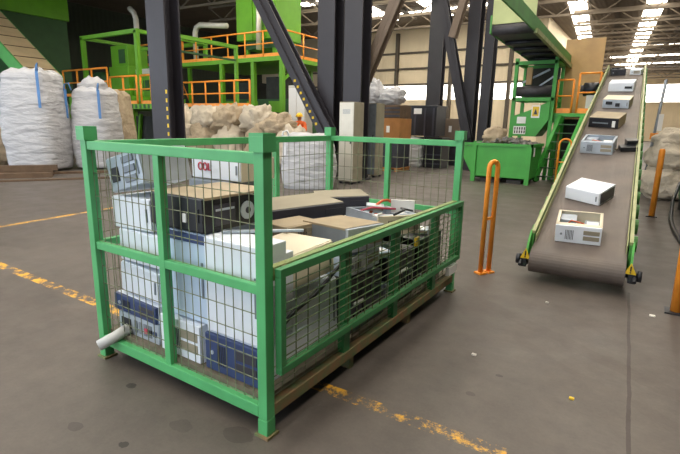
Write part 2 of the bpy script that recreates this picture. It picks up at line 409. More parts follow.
# ------------------------------------------------------------------ computers
def rnd(a, b): return random.uniform(a, b)
def computer(label, loc, size, rot=(0, 0, 0), body='white', front=None, style='desktop', top=None, strip=None, name=None, group='scrapped computers in the cage', side=None):
    """origin at the base centre; the front looks to local -Y"""
    w, d, h = size
    nm = name or ('tower_computer' if style == 'side' else 'desktop_computer')
    t = thing(nm, label, 'computer', loc, rot, group)
    x0, x1, y0, y1 = -w/2, w/2, -d/2, d/2
    front = front or body
    ft = .022
    if style == 'open':                       # lid off: four walls, floor and the works inside
        th = .008
        MB().box(x0, x1, y0+ft, y1, 0, th).box(x0, x0+th, y0+ft, y1, 0, h).box(x1-th, x1, y0+ft, y1, 0, h).box(x0, x1, y1-th, y1, 0, h).box(x0, x0+.03, y0+ft, y1, h-th, h).box(x1-.03, x1, y0+ft, y1, h-th, h).box(x0, x1, y0+ft, y0+ft+.05, h-th, h).box(x0, x1, y1-.02, y1, h-th, h).build('chassis', body, t)
        MB().box(x0+.02, x1-.04, y0+.05, y1-.03, th+.006, th+.012).build('circuit_board', 'pcb', t)
        MB().box(x0+.03, x0+.03+w*.36, y1-.19, y1-.03, th+.014, h-.03, .004).build('power_supply', 'silver', t)
        dr = MB().box(x1-.17, x1-.02, y0+.05, y0+.2, h*.45, h-.012, .003).build('drive', 'steelgrey', t)
        MB().box(x1-.15, x1-.04, y0+.08, y0+.17, h-.0125, h-.010).build('label_plate', 'label', dr)
        MB().tube([(x0+.1, y1-.2, h*.6), (x0+.14, 0, h*.85), (x1-.2, y0+.18, h*.8), (x1-.1, y0+.22, h*.5)], .008, 6).build('cable', 'copper', t)
        MB().box(-.04, .04, -.02, .06, th+.012, th+.06, .003).build('heat_sink', 'silver', t)
    else:
        MB().box(x0, x1, y0+ft, y1, 0, h, .005).build('case', body, t)
    if top: MB().box(x0-.002, x1+.002, y0+ft+.004, y1+.002, h-.012, h+.003, .002).build('lid', top, t)
    if style == 'side':                       # a tower with its plain side panel to the front
        MB().box(x0+.004, x1-.004, y0+.012, y0+ft+.004, .006, h-.006, .004).build('side_panel', front, t)
        if strip: MB().box(x0+.003, x1-.003, y0+.004, y0+.014, h*.9, h-.004, .002).build('trim_strip', strip, t)
        MB().box(x1-.045, x1-.03, y0+.006, y0+.014, h*.3, h*.7, .002).build('handle_recess', 'slot' if front in ('black', 'navy', 'charcoal') else 'steelgrey', t)
    elif style == 'rear':                     # metal back with sockets
        bp = MB().box(x0, x1, y0+.012, y0+ft+.002, 0, h, .002).build('back_panel', 'silver', t)
        MB().box(x0+.03, x0+.13, y0+.007, y0+.013, h*.25, h*.75).build('power_socket', 'slot', bp)
        mb = MB()
        for k in range(4): mb.box(x0+.17+.05*k, x0+.2+.05*k, y0+.007, y0+.013, h*.2, h*.8)
        mb.build('slot_cover', 'steelgrey', bp)
        for k, c in enumerate(('navy', 'black', 'red')): MB().box(x1-.05-.045*k, x1-.02-.045*k, y0+.004, y0+.013, h*.35, h*.6).build('socket', c, bp)
    elif style != 'open' or True:
        fp = MB().box(x0+.002, x1-.002, y0, y0+ft+.002, .002, h-.002, .005).build('front_panel', front, t)
        dk = front in ('black', 'navy', 'charcoal')
        bay = 'charcoal' if dk else 'beigeg'
        if w >= h:
            for k in range(2):
                zz = h*(.55-.32*k)
                MB().box(x1-.17, x1-.02, y0-.004, y0+.004, zz, zz+h*.24, .002).build('drive_bay', bay, fp)
            MB().tube([(x0+.06, y0-.006, h*.5), (x0+.06, y0+.003, h*.5)], .012, 12).build('power_button', 'steelgrey' if not dk else 'silver', fp)
            mb = MB()
            for k in range(6): mb.box(x0+.1+.014*k, x0+.106+.014*k, y0-.002, y0+.003, h*.2, h*.75)
            mb.build('vent', 'slot', fp)
        else:
            for k in range(3): MB().box(x0+.02, x1-.02, y0-.004, y0+.004, h*(.85-.13*k), h*(.95-.13*k), .002).build('drive_bay', bay, fp)
            MB().tube([(0, y0-.006, h*.4), (0, y0+.003, h*.4)], .014, 12).build('power_button', 'steelgrey', fp)
        if strip: MB().box(x0, x1, y0-.006, y0+.002, h*.72, h*.995, .003).build('trim_strip', strip, fp)
    return t

FY = 1.655        # front plane of the load, just behind the mesh
def front_pc(label, xc, z, w, h, d=.42, dy=0, **k):
    rot = k.pop('rot', (0, 0, 0))
    return computer(label, (xc, FY+d/2+dy, z), (w, d, h), rot, **k)
# left stack, bottom to top
front_pc('steel computer back with sockets, at the bottom left corner of the cage', -2.64, .201, .42, .135, style='rear', body='silver')
front_pc('pale desktop with a navy front strip, second up in the left stack', -2.655, .345, .44, .115, rot=(0, 2, 0), body='white', front='navy')
front_pc('white tower lying beneath the middle rail at the left end', -2.63, .475, .40, .20, body='white', rot=(0, 3, 0), dy=.02, style='side')
front_pc('long white tower lying just above the middle rail at the left end', -2.535, .69, .58, .215, body='white', d=.4, dy=.03, style='side')
front_pc('white tower on its side below the tilted shiny chassis', -2.67, .912, .40, .205, body='white', rot=(0, -2, 0), dy=.03, style='side')
sc_ = front_pc('shiny steel chassis tilted on top of the left stack, drive cages showing', -2.665, 1.175, .36, .22, d=.36, body='silver', front='silver', rot=(0, -15, 0), dy=.02, style='side', name='desktop_computer')
for k in range(3): MB().box(-.0, .12, -.178, -.165, .035+.06*k, .075+.06*k, .003).build('drive_bay', 'steelgrey', sc_)
MB().box(-.14, -.06, -.176, -.165, .06, .15, .003).build('drive_bay', 'slot', sc_)
# middle
front_pc('small white case with black side at the bottom beside the cage middle post', -2.21, .201, .36, .235, d=.40, body='white')
front_pc('pale blue tower with a navy top band, right of the cage middle post', -2.16, .445, .36, .53, d=.20, body='pale', front='pale', style='side', dy=.02, strip='navy')
# right
front_pc('white desktop with navy front at the bottom right of the cage front', -1.775, .201, .42, .225, body='white', front='navy')
front_pc('white tower standing side-on in the right half of the cage front', -1.765, .432, .42, .55, d=.21, body='white', style='side')
t_blk = computer('black desktop with dusty tan lid lying across the front towers, drive cage showing', (-2.215, 1.665+.29, .986), (.46, .58, .195), (0, 0, 0), 'black', 'black', style='side', top='tan', name='desktop_computer')
MB().box(.07, .1, -.286, -.276, .05, .1, .001).build('white_label', 'label', t_blk)
bg = computer('whitish desktop with red letters on its front, behind the black one', (-2.58, 2.48, 1.18), (.50, .36, .16), (0, 0, 0), 'cream', 'white', style='side', name='desktop_computer')
mb = MB()
for cx in (-.15, -.10):
    mb.tube([(cx+.02*math.cos(a*math.pi/6), -.174, .09+.026*math.sin(a*math.pi/6)) for a in range(12)], .005, 5, True)
mb.beam((-.065, -.174, .116), (-.065, -.174, .064), .008, .008).beam((-.068, -.174, .067), (-.035, -.174, .067), .008, .008)
mb.build('red_letters', 'red', bg)
# open right flank of the black one: fan, drive and rod
fan = MB().tube([(.226, .06, .09), (.238, .06, .09)], .055, 16).build('fan', 'silver', t_blk)
MB().tube([(.238, .06, .09), (.243, .06, .09)], .02, 12).build('fan_hub', 'charcoal', fan)
MB().box(.224, .237, -.2, -.04, .03, .15, .003).build('drive', 'charcoal', t_blk)
MB().box(.226, .239, -.19, -.05, .115, .128).build('drive_rail', 'silver', t_blk)
ss = thing('steel_strip', 'thin steel strip with a red tip lying on the white tower', 'strip', (-1.77, 1.9, .985))
MB().beam((-.17, -.13, .008), (.18, .16, .012), .03, .012).build('strip', 'silver', ss)
MB().box(-.02, .05, -.03, .02, .016, .03, .003).build('red_tip', 'red', ss)
# right flank behind the gate
computer('cream white desktop with its bare corner towards the gate, top of the near load', (-1.765, 2.135, .675), (.42, .42, .20), (-2, -4, 86), 'cream', 'cream', style='side', name='desktop_computer')
computer('thin white panel case wedged upright behind the near corner post', (-1.60, 1.90, .435), (.05, .1, .47), (0, 0, 0), 'white', 'white', style='side')
computer('big white tower leaning side-on behind the near end of the gate', (-1.64, 2.18, .205), (.46, .16, .42), (0, -4, 90), 'white', 'white', style='side')
computer('charcoal desktop low down behind the second bay of the gate', (-1.72, 2.72, .205), (.50, .38, .19), (0, 0, 90), 'charcoal', 'charcoal')
computer('black desktop lying upon the charcoal one behind the gate', (-1.73, 2.71, .40), (.46, .38, .17), (0, 3, 90), 'black', 'black')
computer('small pale case between the black desktop and the tan lid', (-1.74, 2.71, .595), (.44, .36, .13), (0, 0, 90), 'pale', 'white')
computer('tan topped desktop lying level at the gate, middle of the load', (-1.745, 2.72, .745), (.42, .40, .17), (0, 3, 84), 'steelgrey', 'silver', top='tan')
computer('open steel chassis seen through the third bay of the gate', (-1.74, 3.28, .205), (.50, .38, .2), (0, 0, 90), 'silver', 'steelgrey', style='open')
computer('black tower lying in the third bay of the gate', (-1.74, 3.3, .41), (.48, .38, .19), (0, 0, 90), 'black', 'charcoal')
computer('charcoal desktop at the far end of the gate, pale frame round it', (-1.74, 3.88, .205), (.52, .38, .22), (0, 0, 90), 'charcoal', 'black')
computer('black case at the far end of the gate under the white card', (-1.74, 3.88, .43), (.50, .38, .2), (0, 0, 90), 'black', 'black')
oc = computer('opened steel chassis with orange wires near the far end of the load', (-1.83, 3.45, .72), (.44, .46, .16), (0, 3, 66), 'silver', 'cream', style='open')
# tan and dark desktops on the back of the heap
computer('large flat desktop with greyish beige top and dark front, back of the load', (-2.36, 2.98, .79), (.60, .54, .175), (0, -3, 60), 'charcoal', 'charcoal', top='beigeg')
computer('second dark fronted beige topped desktop, beyond the large flat one', (-2.36, 3.62, .79), (.46, .44, .165), (0, -2, 42), 'charcoal', 'charcoal', top='beigeg')
computer('tan case half under the large flat desktop, behind the black one', (-2.02, 2.5, .80), (.34, .26, .12), (0, 0, 80), 'tan', 'tan')
# what the heap rests on
for lab, x, y in (('grey case buried behind the black desktop at the front', -2.12, 2.48), ('grey case buried beside the left mesh near the front', -2.62, 2.48), ('pale case buried under the large flat desktop', -2.2, 2.92),
                  ('grey case buried at the left mesh beside its near upright', -2.66, 2.95), ('dark case buried under the second dark fronted desktop', -2.2, 3.42), ('grey case buried at the left mesh near the far end', -2.66, 3.42), ('dark case buried at the far mesh in the middle', -2.2, 3.93), ('pale case buried in the far left corner of the cage', -2.66, 3.93)):
    hgt = .975 if (x, y) == (-2.62, 2.48) else .57 if y < 3.7 else .44
    computer(lab, (x, y, .202), (.42, .43, hgt), (0, 0, 0 if y < 2.5 else 90), random.choice(['white', 'steelgrey', 'pale', 'charcoal']), None, 'side')
tag(MB().tube([(-2.815, 1.49, .158), (-2.77, 1.58, .2), (-2.73, 1.66, .245)], .036, 14).build('grey_tube', 'tube', None, True), 'short pale grey tube poking out at the lower left of the cage', 'tube')
# white card upright, ribbon, yellow tag, cables lying on the load
wc = thing('white_circuit_card', 'white square card standing up at the far end of the load', 'card', (-1.72, 3.62, .80), (12, 0, 20))
MB().box(-.1, .1, -.006, .006, 0, .17, .002).build('card', 'label', wc)
MB().box(-.06, .06, -.01, -.006, .02, .05).build('connector', 'chip', wc)
tag(MB().tube([(-1.92+.02*k, 3.36+.05*k, .83+.13*math.sin(math.pi*k/7)) for k in range(8)], .012, 6).build('orange_cable', 'copper', None, True), 'orange cable arching over the open chassis and the white card', 'cable')
tag(MB().tube([(-1.535, 1.80+.07*k, .52+.024*k+.012*math.sin(k)) for k in range(10)], .013, 6).build('black_cable', 'black', None, True), 'thick black cable slanting across the white tower behind the gate', 'cable')
tag(MB().box(-1.545, -1.525, 3.5, 3.57, .605, .68, .003).build('yellow_tag', 'yellow'), 'yellow plastic tag behind the gate under the open chassis', 'tag')

def part_item(name, label, cat, loc, rot, w, d, h, m, kind):
    t = thing(name, label, cat, loc, rot, 'loose parts on the load')
    MB().box(-w/2, w/2, -d/2, d/2, 0, h, .003).build('body', m, t)
    if kind == 'drive':
        MB().box(-w*.4, w*.35, -d*.4, d*.3, h, h+.002).build('label_plate', 'label', t)
        MB().box(-w*.45, w*.45, -d/2-.006, -d/2, h*.2, h*.8).build('front_bezel', 'beigeg', t)
    elif kind == 'board':
        mb = MB()
        for k in range(5): mb.box(-w*.4+w*.17*k, -w*.4+w*.17*k+w*.1, -d*.3, d*.35*(1 if k % 2 else .4), h, h+.02)
        mb.build('chips', 'chip', t)
        MB().box(-w*.3, w*.2, d*.38, d*.46, h, h+.012).build('socket', 'label', t)
    return t
part_item('disc_drive', 'silver drive with label lying on the open chassis', 'drive', (-1.90, 3.45, .885), (0, 4, 30), .15, .15, .04, 'silver', 'drive')
part_item('disc_drive', 'pale drive lying between the tan lid and the open chassis', 'drive', (-1.68, 3.1, .60), (0, 0, 65), .16, .2, .045, 'pale', 'drive')
part_item('disc_drive', 'silver drive on the far black case beside the white card', 'drive', (-1.68, 3.92, .632), (0, 0, 20), .15, .17, .04, 'silver', 'drive')
part_item('circuit_board', 'green circuit board lying on the far black case against the back mesh', 'circuit board', (-1.85, 4.0, .632), (0, 0, -20), .2, .16, .004, 'pcb', 'board')
part_item('circuit_board', 'circuit board standing on edge behind the third bay of the gate', 'circuit board', (-1.53, 3.3, .36), (82, 0, 90), .3, .22, .004, 'pcb', 'board')
part_item('circuit_board', 'circuit board standing on edge low behind the second bay of the gate', 'circuit board', (-1.535, 2.62, .32), (80, 0, 90), .24, .2, .004, 'pcb', 'board')
for lab, m, pts in (('pale grey ribbon cable draped over the tan lid edge', 'label', [(-1.60, 2.95, .935), (-1.66, 3.02, .93), (-1.72, 3.1, .90), (-1.7, 3.2, .91)]),
                    ('black cable looping over the far end of the load', 'black', [(-1.62, 3.25, .9), (-1.58, 3.36, .93), (-1.66, 3.46, .92), (-1.60, 3.56, .89)]),
                    ('red cable on top of the open chassis', 'red', [(-1.95, 3.3, .89), (-1.86, 3.34, .92), (-1.78, 3.42, .91), (-1.73, 3.5, .9)])):
    tag(MB().tube(pts, .009, 6).build('loose_cable', m, None, True), lab, 'cable')
# ------------------------------------------------------------------ belt conveyor
SL = .262; AN = math.atan(SL); CW = .435; YE = 11.5; CX = -.48; CR = 2.24
conv = thing('belt_conveyor', 'inclined belt conveyor carrying old computers up and away', 'conveyor', (CX, 4.9, 0), (0, 0, CR))
def bz(y): return .26+SL*y
RR = .12; ca, sa = math.cos(AN), math.sin(AN)
def arc(cy, cz, r, a0, a1, n=10): return [(cy+r*math.cos(a0+(a1-a0)*i/n), cz+r*math.sin(a0+(a1-a0)*i/n)) for i in range(n+1)]
ty = .24; tcy, tcz = ty+sa*RR, bz(ty)-ca*RR
hcy, hcz = YE+sa*RR, bz(YE)-ca*RR
outer = arc(tcy, tcz, RR, math.pi*1.5+AN, math.pi*.5+AN, 12) + arc(hcy, hcz, RR, math.pi*.5+AN, -math.pi*.5+AN, 12)
inner = arc(tcy, tcz, RR-.012, math.pi*1.5+AN, math.pi*.5+AN, 12) + arc(hcy, hcz, RR-.012, math.pi*.5+AN, -math.pi*.5+AN, 12)
mb = MB(); n = len(outer)
vo = [[mb.bm.verts.new((x, y, z)) for y, z in outer] for x in (-CW, CW)]; vi = [[mb.bm.verts.new((x, y, z)) for y, z in inner] for x in (-CW, CW)]
for i in range(n):
    j = (i+1) % n
    mb.bm.faces.new((vo[0][i], vo[0][j], vo[1][j], vo[1][i])); mb.bm.faces.new((vi[0][i], vi[0][j], vi[1][j], vi[1][i]))
    for s in (0, 1): mb.bm.faces.new((vo[s][i], vo[s][j], vi[s][j], vi[s][i]))
mb.build('belt', 'belt', conv, False)
MB().tube([(-CW+.01, tcy, tcz), (CW-.01, tcy, tcz)], RR-.014, 24).build('tail_roller', 'roller', conv, True)
MB().tube([(-CW+.01, hcy, hcz), (CW-.01, hcy, hcz)], RR-.014, 24).build('head_roller', 'roller', conv, True)
MB().tube([(-CW-.12, tcy, tcz), (CW+.12, tcy, tcz)], .03, 12).build('tail_shaft', 'bearing', conv, True)
for s in (-1, 1):
    x = s*(CW+.02)
    y0, y1 = .42, YE
    rail = MB().prism([(y0, bz(y0)-.2), (y1, bz(y1)-.2), (y1, bz(y1)+.1), (y0, bz(y0)+.1)], 'x', x-.012, x+.012).build('side_panel', 'convgreen', conv)
    MB().prism([(y0, bz(y0)+.1), (y1, bz(y1)+.1), (y1, bz(y1)+.13), (y0, bz(y0)+.13)], 'x', x-.017, x+.017).build('top_edge', 'convedge', rail)
    MB().prism([(y0, bz(y0)+.004), (y1, bz(y1)+.004), (y1, bz(y1)+.09), (y0, bz(y0)+.09)], 'x', x-s*.03-.004, x-s*.03+.004).build('skirt', 'convedge', rail)
    br = MB().prism([(.18, bz(.18)-.13), (.44, bz(.44)-.2), (.44, bz(.44)+.13), (.30, bz(.3)+.05)], 'x', x-.01+s*.022, x+.01+s*.022).build('end_bracket', 'skip', conv)
    # warning plate on the slanted front edge of the bracket
    MB().prism([(x+s*.02-.05, bz(.2)-.07), (x+s*.02+.05, bz(.2)-.07), (x+s*.02, bz(.2)+.04)], 'y', .172, .18).build('warning_sign', 'yellow', br)
    MB().box(x+s*.02-.006, x+s*.02+.006, .166, .173, bz(.2)-.04, bz(.2)+.01).box(x+s*.02-.006, x+s*.02+.006, .166, .173, bz(.2)-.058, bz(.2)-.047).build('sign_mark', 'black', br)
    be = MB().box(x+s*.035-.03, x+s*.035+.03, tcy-.09, tcy+.09, tcz-.06, tcz+.06, .01).build('bearing', 'bearing', conv)
    MB().tube([(x+s*.1-.02, tcy, tcz), (x+s*.1+.02, tcy, tcz)], .055, 16).build('bearing_cap', 'bearing', be, True)
    MB().tube([(x+s*.06, tcy-.08, tcz), (x+s*.06, tcy-.2+.06, tcz-.03)], .018, 10).build('tension_screw', 'bearing', be)
    k = 0; y = .8
    while y < YE-.2:                                              # return roller brackets under the panel
        MB().tube([(x+s*.013, y, bz(y)-.06), (x+s*.06, y, bz(y)-.06)], .085, 14).build('roller_bracket', 'convgreen', conv)
        y += .42
    for y in (2.2, 5.2, 8.4, 11.1):
        MB().box(x-.035, x+.035, y-.035, y+.035, .02, bz(y)-.19).box(x-.08, x+.08, y-.08, y+.08, 0, .02).build('support_leg', 'convgreen', conv)
for y in (2.2, 5.2, 8.4, 11.1): MB().beam((-CW, y, bz(y)-.45), (CW, y, bz(y)-.45), .05, .05).build('cross_bar', 'convgreen', conv)
def beltz(x, y):
    v = Matrix.Rotation(R(-CR), 3, 'Z') @ Vector((x-CX, y-4.9, 0)); return bz(v.y)+.003
def on_belt(label, fx, fy, size, rz=0, **k):
    """fx, fy: middle of the front lower edge"""
    a = R(rz); w, d, h = size; dd = d/2*math.cos(AN)
    cx, cy = fx-math.sin(a)*dd, fy+math.cos(a)*dd
    e = Matrix.Rotation(R(CR), 3, 'Z') @ Matrix.Rotation(AN, 3, 'X') @ Matrix.Rotation(R(rz-CR), 3, 'Z')
    t = computer(label, (cx, cy, beltz(cx, cy)), size, (0, 0, 0), group='computers riding up the belt', **k)
    t.rotation_euler = e.to_euler()
    return t
p1 = on_belt('cream framed computer with an open dark top, lowest on the belt', -.53, 5.41, (.44, .40, .20), 5, body='cream', front='white', style='open', name='desktop_computer')
p2 = on_belt('closed white computer second from the bottom of the belt', -.655, 6.50, (.43, .40, .165), -20, body='white', front='white', style='side', name='desktop_computer')
MB().box(.21, .222, -.16, .17, .02, .145, .003).build('dark_side', 'charcoal', p2)
p3 = on_belt('silver chassis with open drive cages, third up the belt beside a black device', -.735, 8.45, (.46, .42, .19), -3, body='silver', front='silver', style='open', name='desktop_computer')
p4 = on_belt('black fronted desktop with tan lid and a white label, middle of the belt', -.81, 9.97, (.50, .48, .185), -10, body='tan', front='black', top='tan', style='side', name='desktop_computer')
MB().box(.15, .2, -.256, -.24, .03, .14).build('white_label', 'label', p4)
MB().box(-.18, .08, -.244, -.232, .08, .1).build('maker_strip', 'steelgrey', p4)
p5 = on_belt('grey metal fronted desktop with beige lid, second from the top group', -.76, 11.5, (.49, .44, .18), -6, body='beigeg', front='silver', top='cream', style='side', name='desktop_computer')
MB().box(-.18, -.06, -.228, -.212, .08, .14).box(.0, .08, -.228, -.212, .04, .11).build('dark_slots', 'slot', p5)
p6 = on_belt('white desktop with one dark drive slot, highest whole computer on the belt', -.81, 13.19, (.52, .46, .2), -2, body='white', front='white', style='side', name='desktop_computer')
MB().box(.08, .22, -.238, -.222, .07, .12).build('dark_slot', 'slot', p6)
p7 = on_belt('black case at the very top of the belt, left one', -1.05, 15.3, (.36, .36, .16), 8, body='black', front='charcoal', style='open')
p8 = on_belt('small white box at the very top of the belt, right one', -.66, 15.4, (.26, .3, .13), -10, body='white', front='white')
pd = thing('power_brick', 'flat black device with grey ribbon lying right of the silver chassis', 'device', (0, 0, 0))
x, y = -.31, 8.75
pd.location = (x, y, beltz(x, y)); pd.rotation_euler = (Matrix.Rotation(R(CR), 3, 'Z') @ Matrix.Rotation(AN, 3, 'X') @ Matrix.Rotation(R(14), 3, 'Z')).to_euler()
MB().box(-.13, .13, -.1, .08, .0, .07, .008).box(-.02, .14, .05, .2, .0, .13, .01).build('housing', 'black', pd)
MB().tube([(-.15, -.02, .02), (-.22, -.03, .03), (-.28, -.05, .012)], .014, 6).build('ribbon', 'beigeg', pd)

# ------------------------------------------------------------------ orange posts
def hoop_post(label, x, y, h, rot=0, w=.1, lean=0):
    t = thing('orange_guard_hoop', label, 'guard post', (x, y, 0), (0, lean, rot))
    pts = [(-w/2, 0, .02), (-w/2, 0, h-w*.55)] + [(w/2*-math.cos(a*math.pi/6), 0, h-w*.55+w/2*math.sin(a*math.pi/6)) for a in range(1, 6)] + [(w/2, 0, h-w*.55), (w/2, 0, .02)]
    MB().tube(pts, .026, 12).build('hoop', 'orange', t, True)
    for s in (-1, 1): MB().box(s*w/2-.045, s*w/2+.045, -.05, .05, 0, .02, .003).build('foot_plate', 'orange', t)
    MB().beam((-w/2, 0, h*.5), (w/2, 0, h*.5), .02, .03).build('cross_bar', 'orange', t)
    return t
hoop_post('tall orange hoop post on the floor left of the conveyor foot', -1.37, 5.05, 1.235, 60, .12)
hoop_post('orange hoop post in front of the green ladder, behind the conveyor', -2.0, 14.3, 1.3, 10, .3)
def round_post(label, x, y, h, lean=0, r=.05):
    t = thing('orange_guard_post', label, 'guard post', (x, y, 0), (0, lean, 0))
    MB().tube([(0, 0, .015), (0, 0, h-.03), (0, 0, h)], [r, r, r*.7], 14).build('post', 'orange', t, True)
    MB().box(-r-.04, r+.04, -r-.04, r+.04, 0, .015).build('foot_plate', 'bearing', t)
    return t
round_post('leaning orange post right of the belt before the woven sacks', .16, 10.4, 1.25, 0)
round_post('orange post cut by the right edge of the view, nearest to the camera', .375, 4.95, .95, -1.0, .045)

# ------------------------------------------------------------------ green skip and hopper station
sk = thing('green_skip', 'open green steel skip full of scrap, behind the cage', 'skip', (-3.55, 13.7, 0))
L0, L1, D, HH = -.78, .8, 1.5, 1.08
MB().box(L0, L1, 0, .03, .12, HH).box(L0, L1, D-.03, D, .12, HH).box(L1-.03, L1, 0, D, .12, HH).box(L0, L1, 0, D, .12, .16).build('body', 'skip', sk)
MB().prism([(L0, .14), (L0, .17), (L0-.48, 1.03), (L0-.48, 1.0)], 'y', 0, D).prism([(L0, .14), (L0-.46, 1.02), (L0, 1.02)], 'y', 0, .03).build('sloped_lip', 'skip', sk)
MB().box(L0-.5, L1+.04, -.04, .02, HH-.05, HH+.03).box(L1-.02, L1+.04, -.04, D+.03, HH-.05, HH+.03).box(L0-.5, L1+.04, D-.02, D+.04, HH-.05, HH+.03).build('rim', 'skip', sk)
for x in (L0+.03, L1-.04): MB().box(x-.06, x+.06, -.07, 0, .0, HH-.05).build('corner_rib', 'skip', sk)
for x in (-.35, .4): MB().box(x-.2, x+.2, .05, D-.05, .0, .12).build('fork_pocket', 'dark', sk)
for x in (L0+.03, L1-.04): MB().box(x-.06, x+.06, D-.1, D, 0, .12).build('foot', 'skip', sk)
MB().box(L1+.042, L1+.05, .12, .3, .78, 1.02).build('white_sheet', 'label', sk)
def blob(name, m, loc, sx, sy, sz, seed, amp=.2, fold=3.0, sub=4, flat=.25):
    bm = bmesh.new(); bmesh.ops.create_icosphere(bm, subdivisions=sub, radius=1)
    off = Vector((seed*3.1, seed*1.7, seed*.9))
    for v in bm.verts:
        p = v.co.copy()
        k = 1 + amp*(abs(noise.noise(p*fold*.5+off))*2-.5) + amp*.45*(abs(noise.noise(p*fold*1.7+off))*2-.4)
        p = p*k
        p.x = math.copysign(abs(p.x)**.8, p.x); p.y = math.copysign(abs(p.y)**.8, p.y)
        if p.z < 0: p.z *= .7
        p.z = max(p.z, -.62)
        v.co = Vector((p.x*sx, p.y*sy, (p.z+.62)*sz))
    me = bpy.data.meshes.new(name); bm.to_mesh(me); bm.free()
    for f in me.polygons: f.use_smooth = True
    me.materials.append(M[m]); o = bpy.data.objects.new(name, me); COL.objects.link(o); o.location = loc
    return o
mb = MB()
for i in range(150):
    x, y = rnd(-4.6, -2.85), rnd(13.8, 15.1); z = .98+.22*max(0, 1-abs((x+3.5)/1.0))+rnd(-.04, .06)
    c = Vector((x, y, z)); d = Vector((rnd(-1, 1), rnd(-1, 1), rnd(-.5, .5))).normalized()
    mb.beam(c-d*rnd(.04, .13), c+d*rnd(.04, .13), rnd(.03, .1), rnd(.02, .06))
mb.box(-4.28, -2.82, 13.76, 15.12, .2, .97)
tag(mb.build('scrap_pieces', 'scrap'), 'loose mixed scrap heaped in the green skip', 'scrap', kind='stuff')
tag(blob('crumpled_sheet', 'bagt', (-3.9, 14.2, 1.08), .32, .3, .3, 5), 'crumpled pale sheet on the scrap in the green skip', 'sheet')

hp = thing('hopper_station', 'green hopper with warning sign and dark drum, behind the skip', 'machine', (-3.22, 15.5, 0))
for x in (-.56, .56):
    for y in (0, 1.2): MB().box(x-.05, x+.05, y-.05, y+.05, 0, 3.6).build('frame_post', 'skip', hp)
for z in (2.4, 3.46): MB().box(-.6, .6, -.05, .05, z-.05, z+.05).box(-.6, .6, 1.15, 1.25, z-.05, z+.05).box(-.6, -.5, 0, 1.2, z-.05, z+.05).box(.5, .6, 0, 1.2, z-.05, z+.05).build('frame_beam', 'skip', hp)
MB().tube([(-.5, .1, 2.64), (.5, .1, 2.64)], .16, 20).build('drum', 'roller', hp, True)
MB().prism([(-.52, 1.3), (.2, 1.3), (.52, 1.8), (.52, 2.34), (-.1, 2.05), (-.52, 1.9)], 'y', -.12, 1.0).build('hopper_body', 'skip', hp)
sg = MB().box(.02, .26, -.135, -.12, 1.85, 2.22).build('sign_plate', 'label', hp)
tr = MB().prism([(.05, 1.9), (.23, 1.9), (.23, 2.18), (.05, 2.18)], 'y', -.142, -.135).build('warning_panel', 'yellow', sg)
MB().prism([(.08, 1.95), (.2, 1.95), (.14, 2.12)], 'y', -.147, -.142).build('warning_triangle', 'black', sg)
MB().box(-.38, -.12, -.135, -.12, 1.68, 1.88).build('white_notice', 'label', hp)
np_ = MB().box(-.46, -.1, -.135, -.12, 1.36, 1.6).build('grille_plate', 'label', hp)
mb = MB()
for i in range(5): mb.box(-.43+.07*i, -.395+.07*i, -.139, -.134, 1.39, 1.47).box(-.43+.07*i, -.395+.07*i, -.139, -.134, 1.49, 1.57)
mb.build('grille_holes', 'dark', np_)
MB().beam((-.45, .3, 2.9), (.3, .5, 3.3), .06, .06).beam((.1, .2, 2.8), (.5, .3, 3.1), .05, .05).build('linkage', 'silver', hp)
MB().box(-.3, -.14, .2, .3, 2.85, 3.35).build('guide_plate', 'board', hp)
MB().box(-.5, .5, 1.0, 1.15, 2.5, 3.4).build('back_plate', 'dark', hp)

uc = thing('overhead_conveyor', 'overhead conveyor with pale green side and dark underside, above the skip', 'conveyor', (-3.0, 15, 0))
def uz(y): return 3.84 - .03*(y+3)
MB().prism([(-3, uz(-3)-.1), (2.4, uz(2.4)-.1), (2.4, uz(2.4)), (-3, uz(-3))], 'x', -.55, .38).build('under_pan', 'roller', uc)
MB().tube([(-.55, -3, uz(-3)-.02), (.4, -3, uz(-3)-.02)], .13, 18).build('end_roller', 'roller', uc, True)
for k in range(5): MB().tube([(-.52, -2+.9*k, uz(-2+.9*k)-.14), (.36, -2+.9*k, uz(-2+.9*k)-.14)], .05, 10).build('return_roller', 'bearing', uc, True)
MB().prism([(-7, uz(-3)-.02), (2.4, uz(2.4)-.12), (2.4, uz(2.4)+.16), (-7, uz(-3)+.3)], 'x', .39, .43).build('side_panel', 'convgreen', uc)
MB().beam((.44, -3.15, uz(-3)-.12), (.44, 2.4, uz(2.4)-.16), .08, .1).build('side_beam', 'convedge', uc)
MB().prism([(-.58, uz(-3)+.1), (.4, uz(-3)+.1), (.4, uz(-3)+1.0), (-.58, uz(-3)+1.0)], 'y', -3.08, -3.04).build('end_panel', 'lgreen', uc)
MB().prism([(-3.1, uz(-3)-.1), (2.4, uz(2.4)-.12), (2.4, uz(2.4)+.2), (-3.1, uz(-3)+.3)], 'x', -.62, -.58).build('side_panel', 'convgreen', uc)
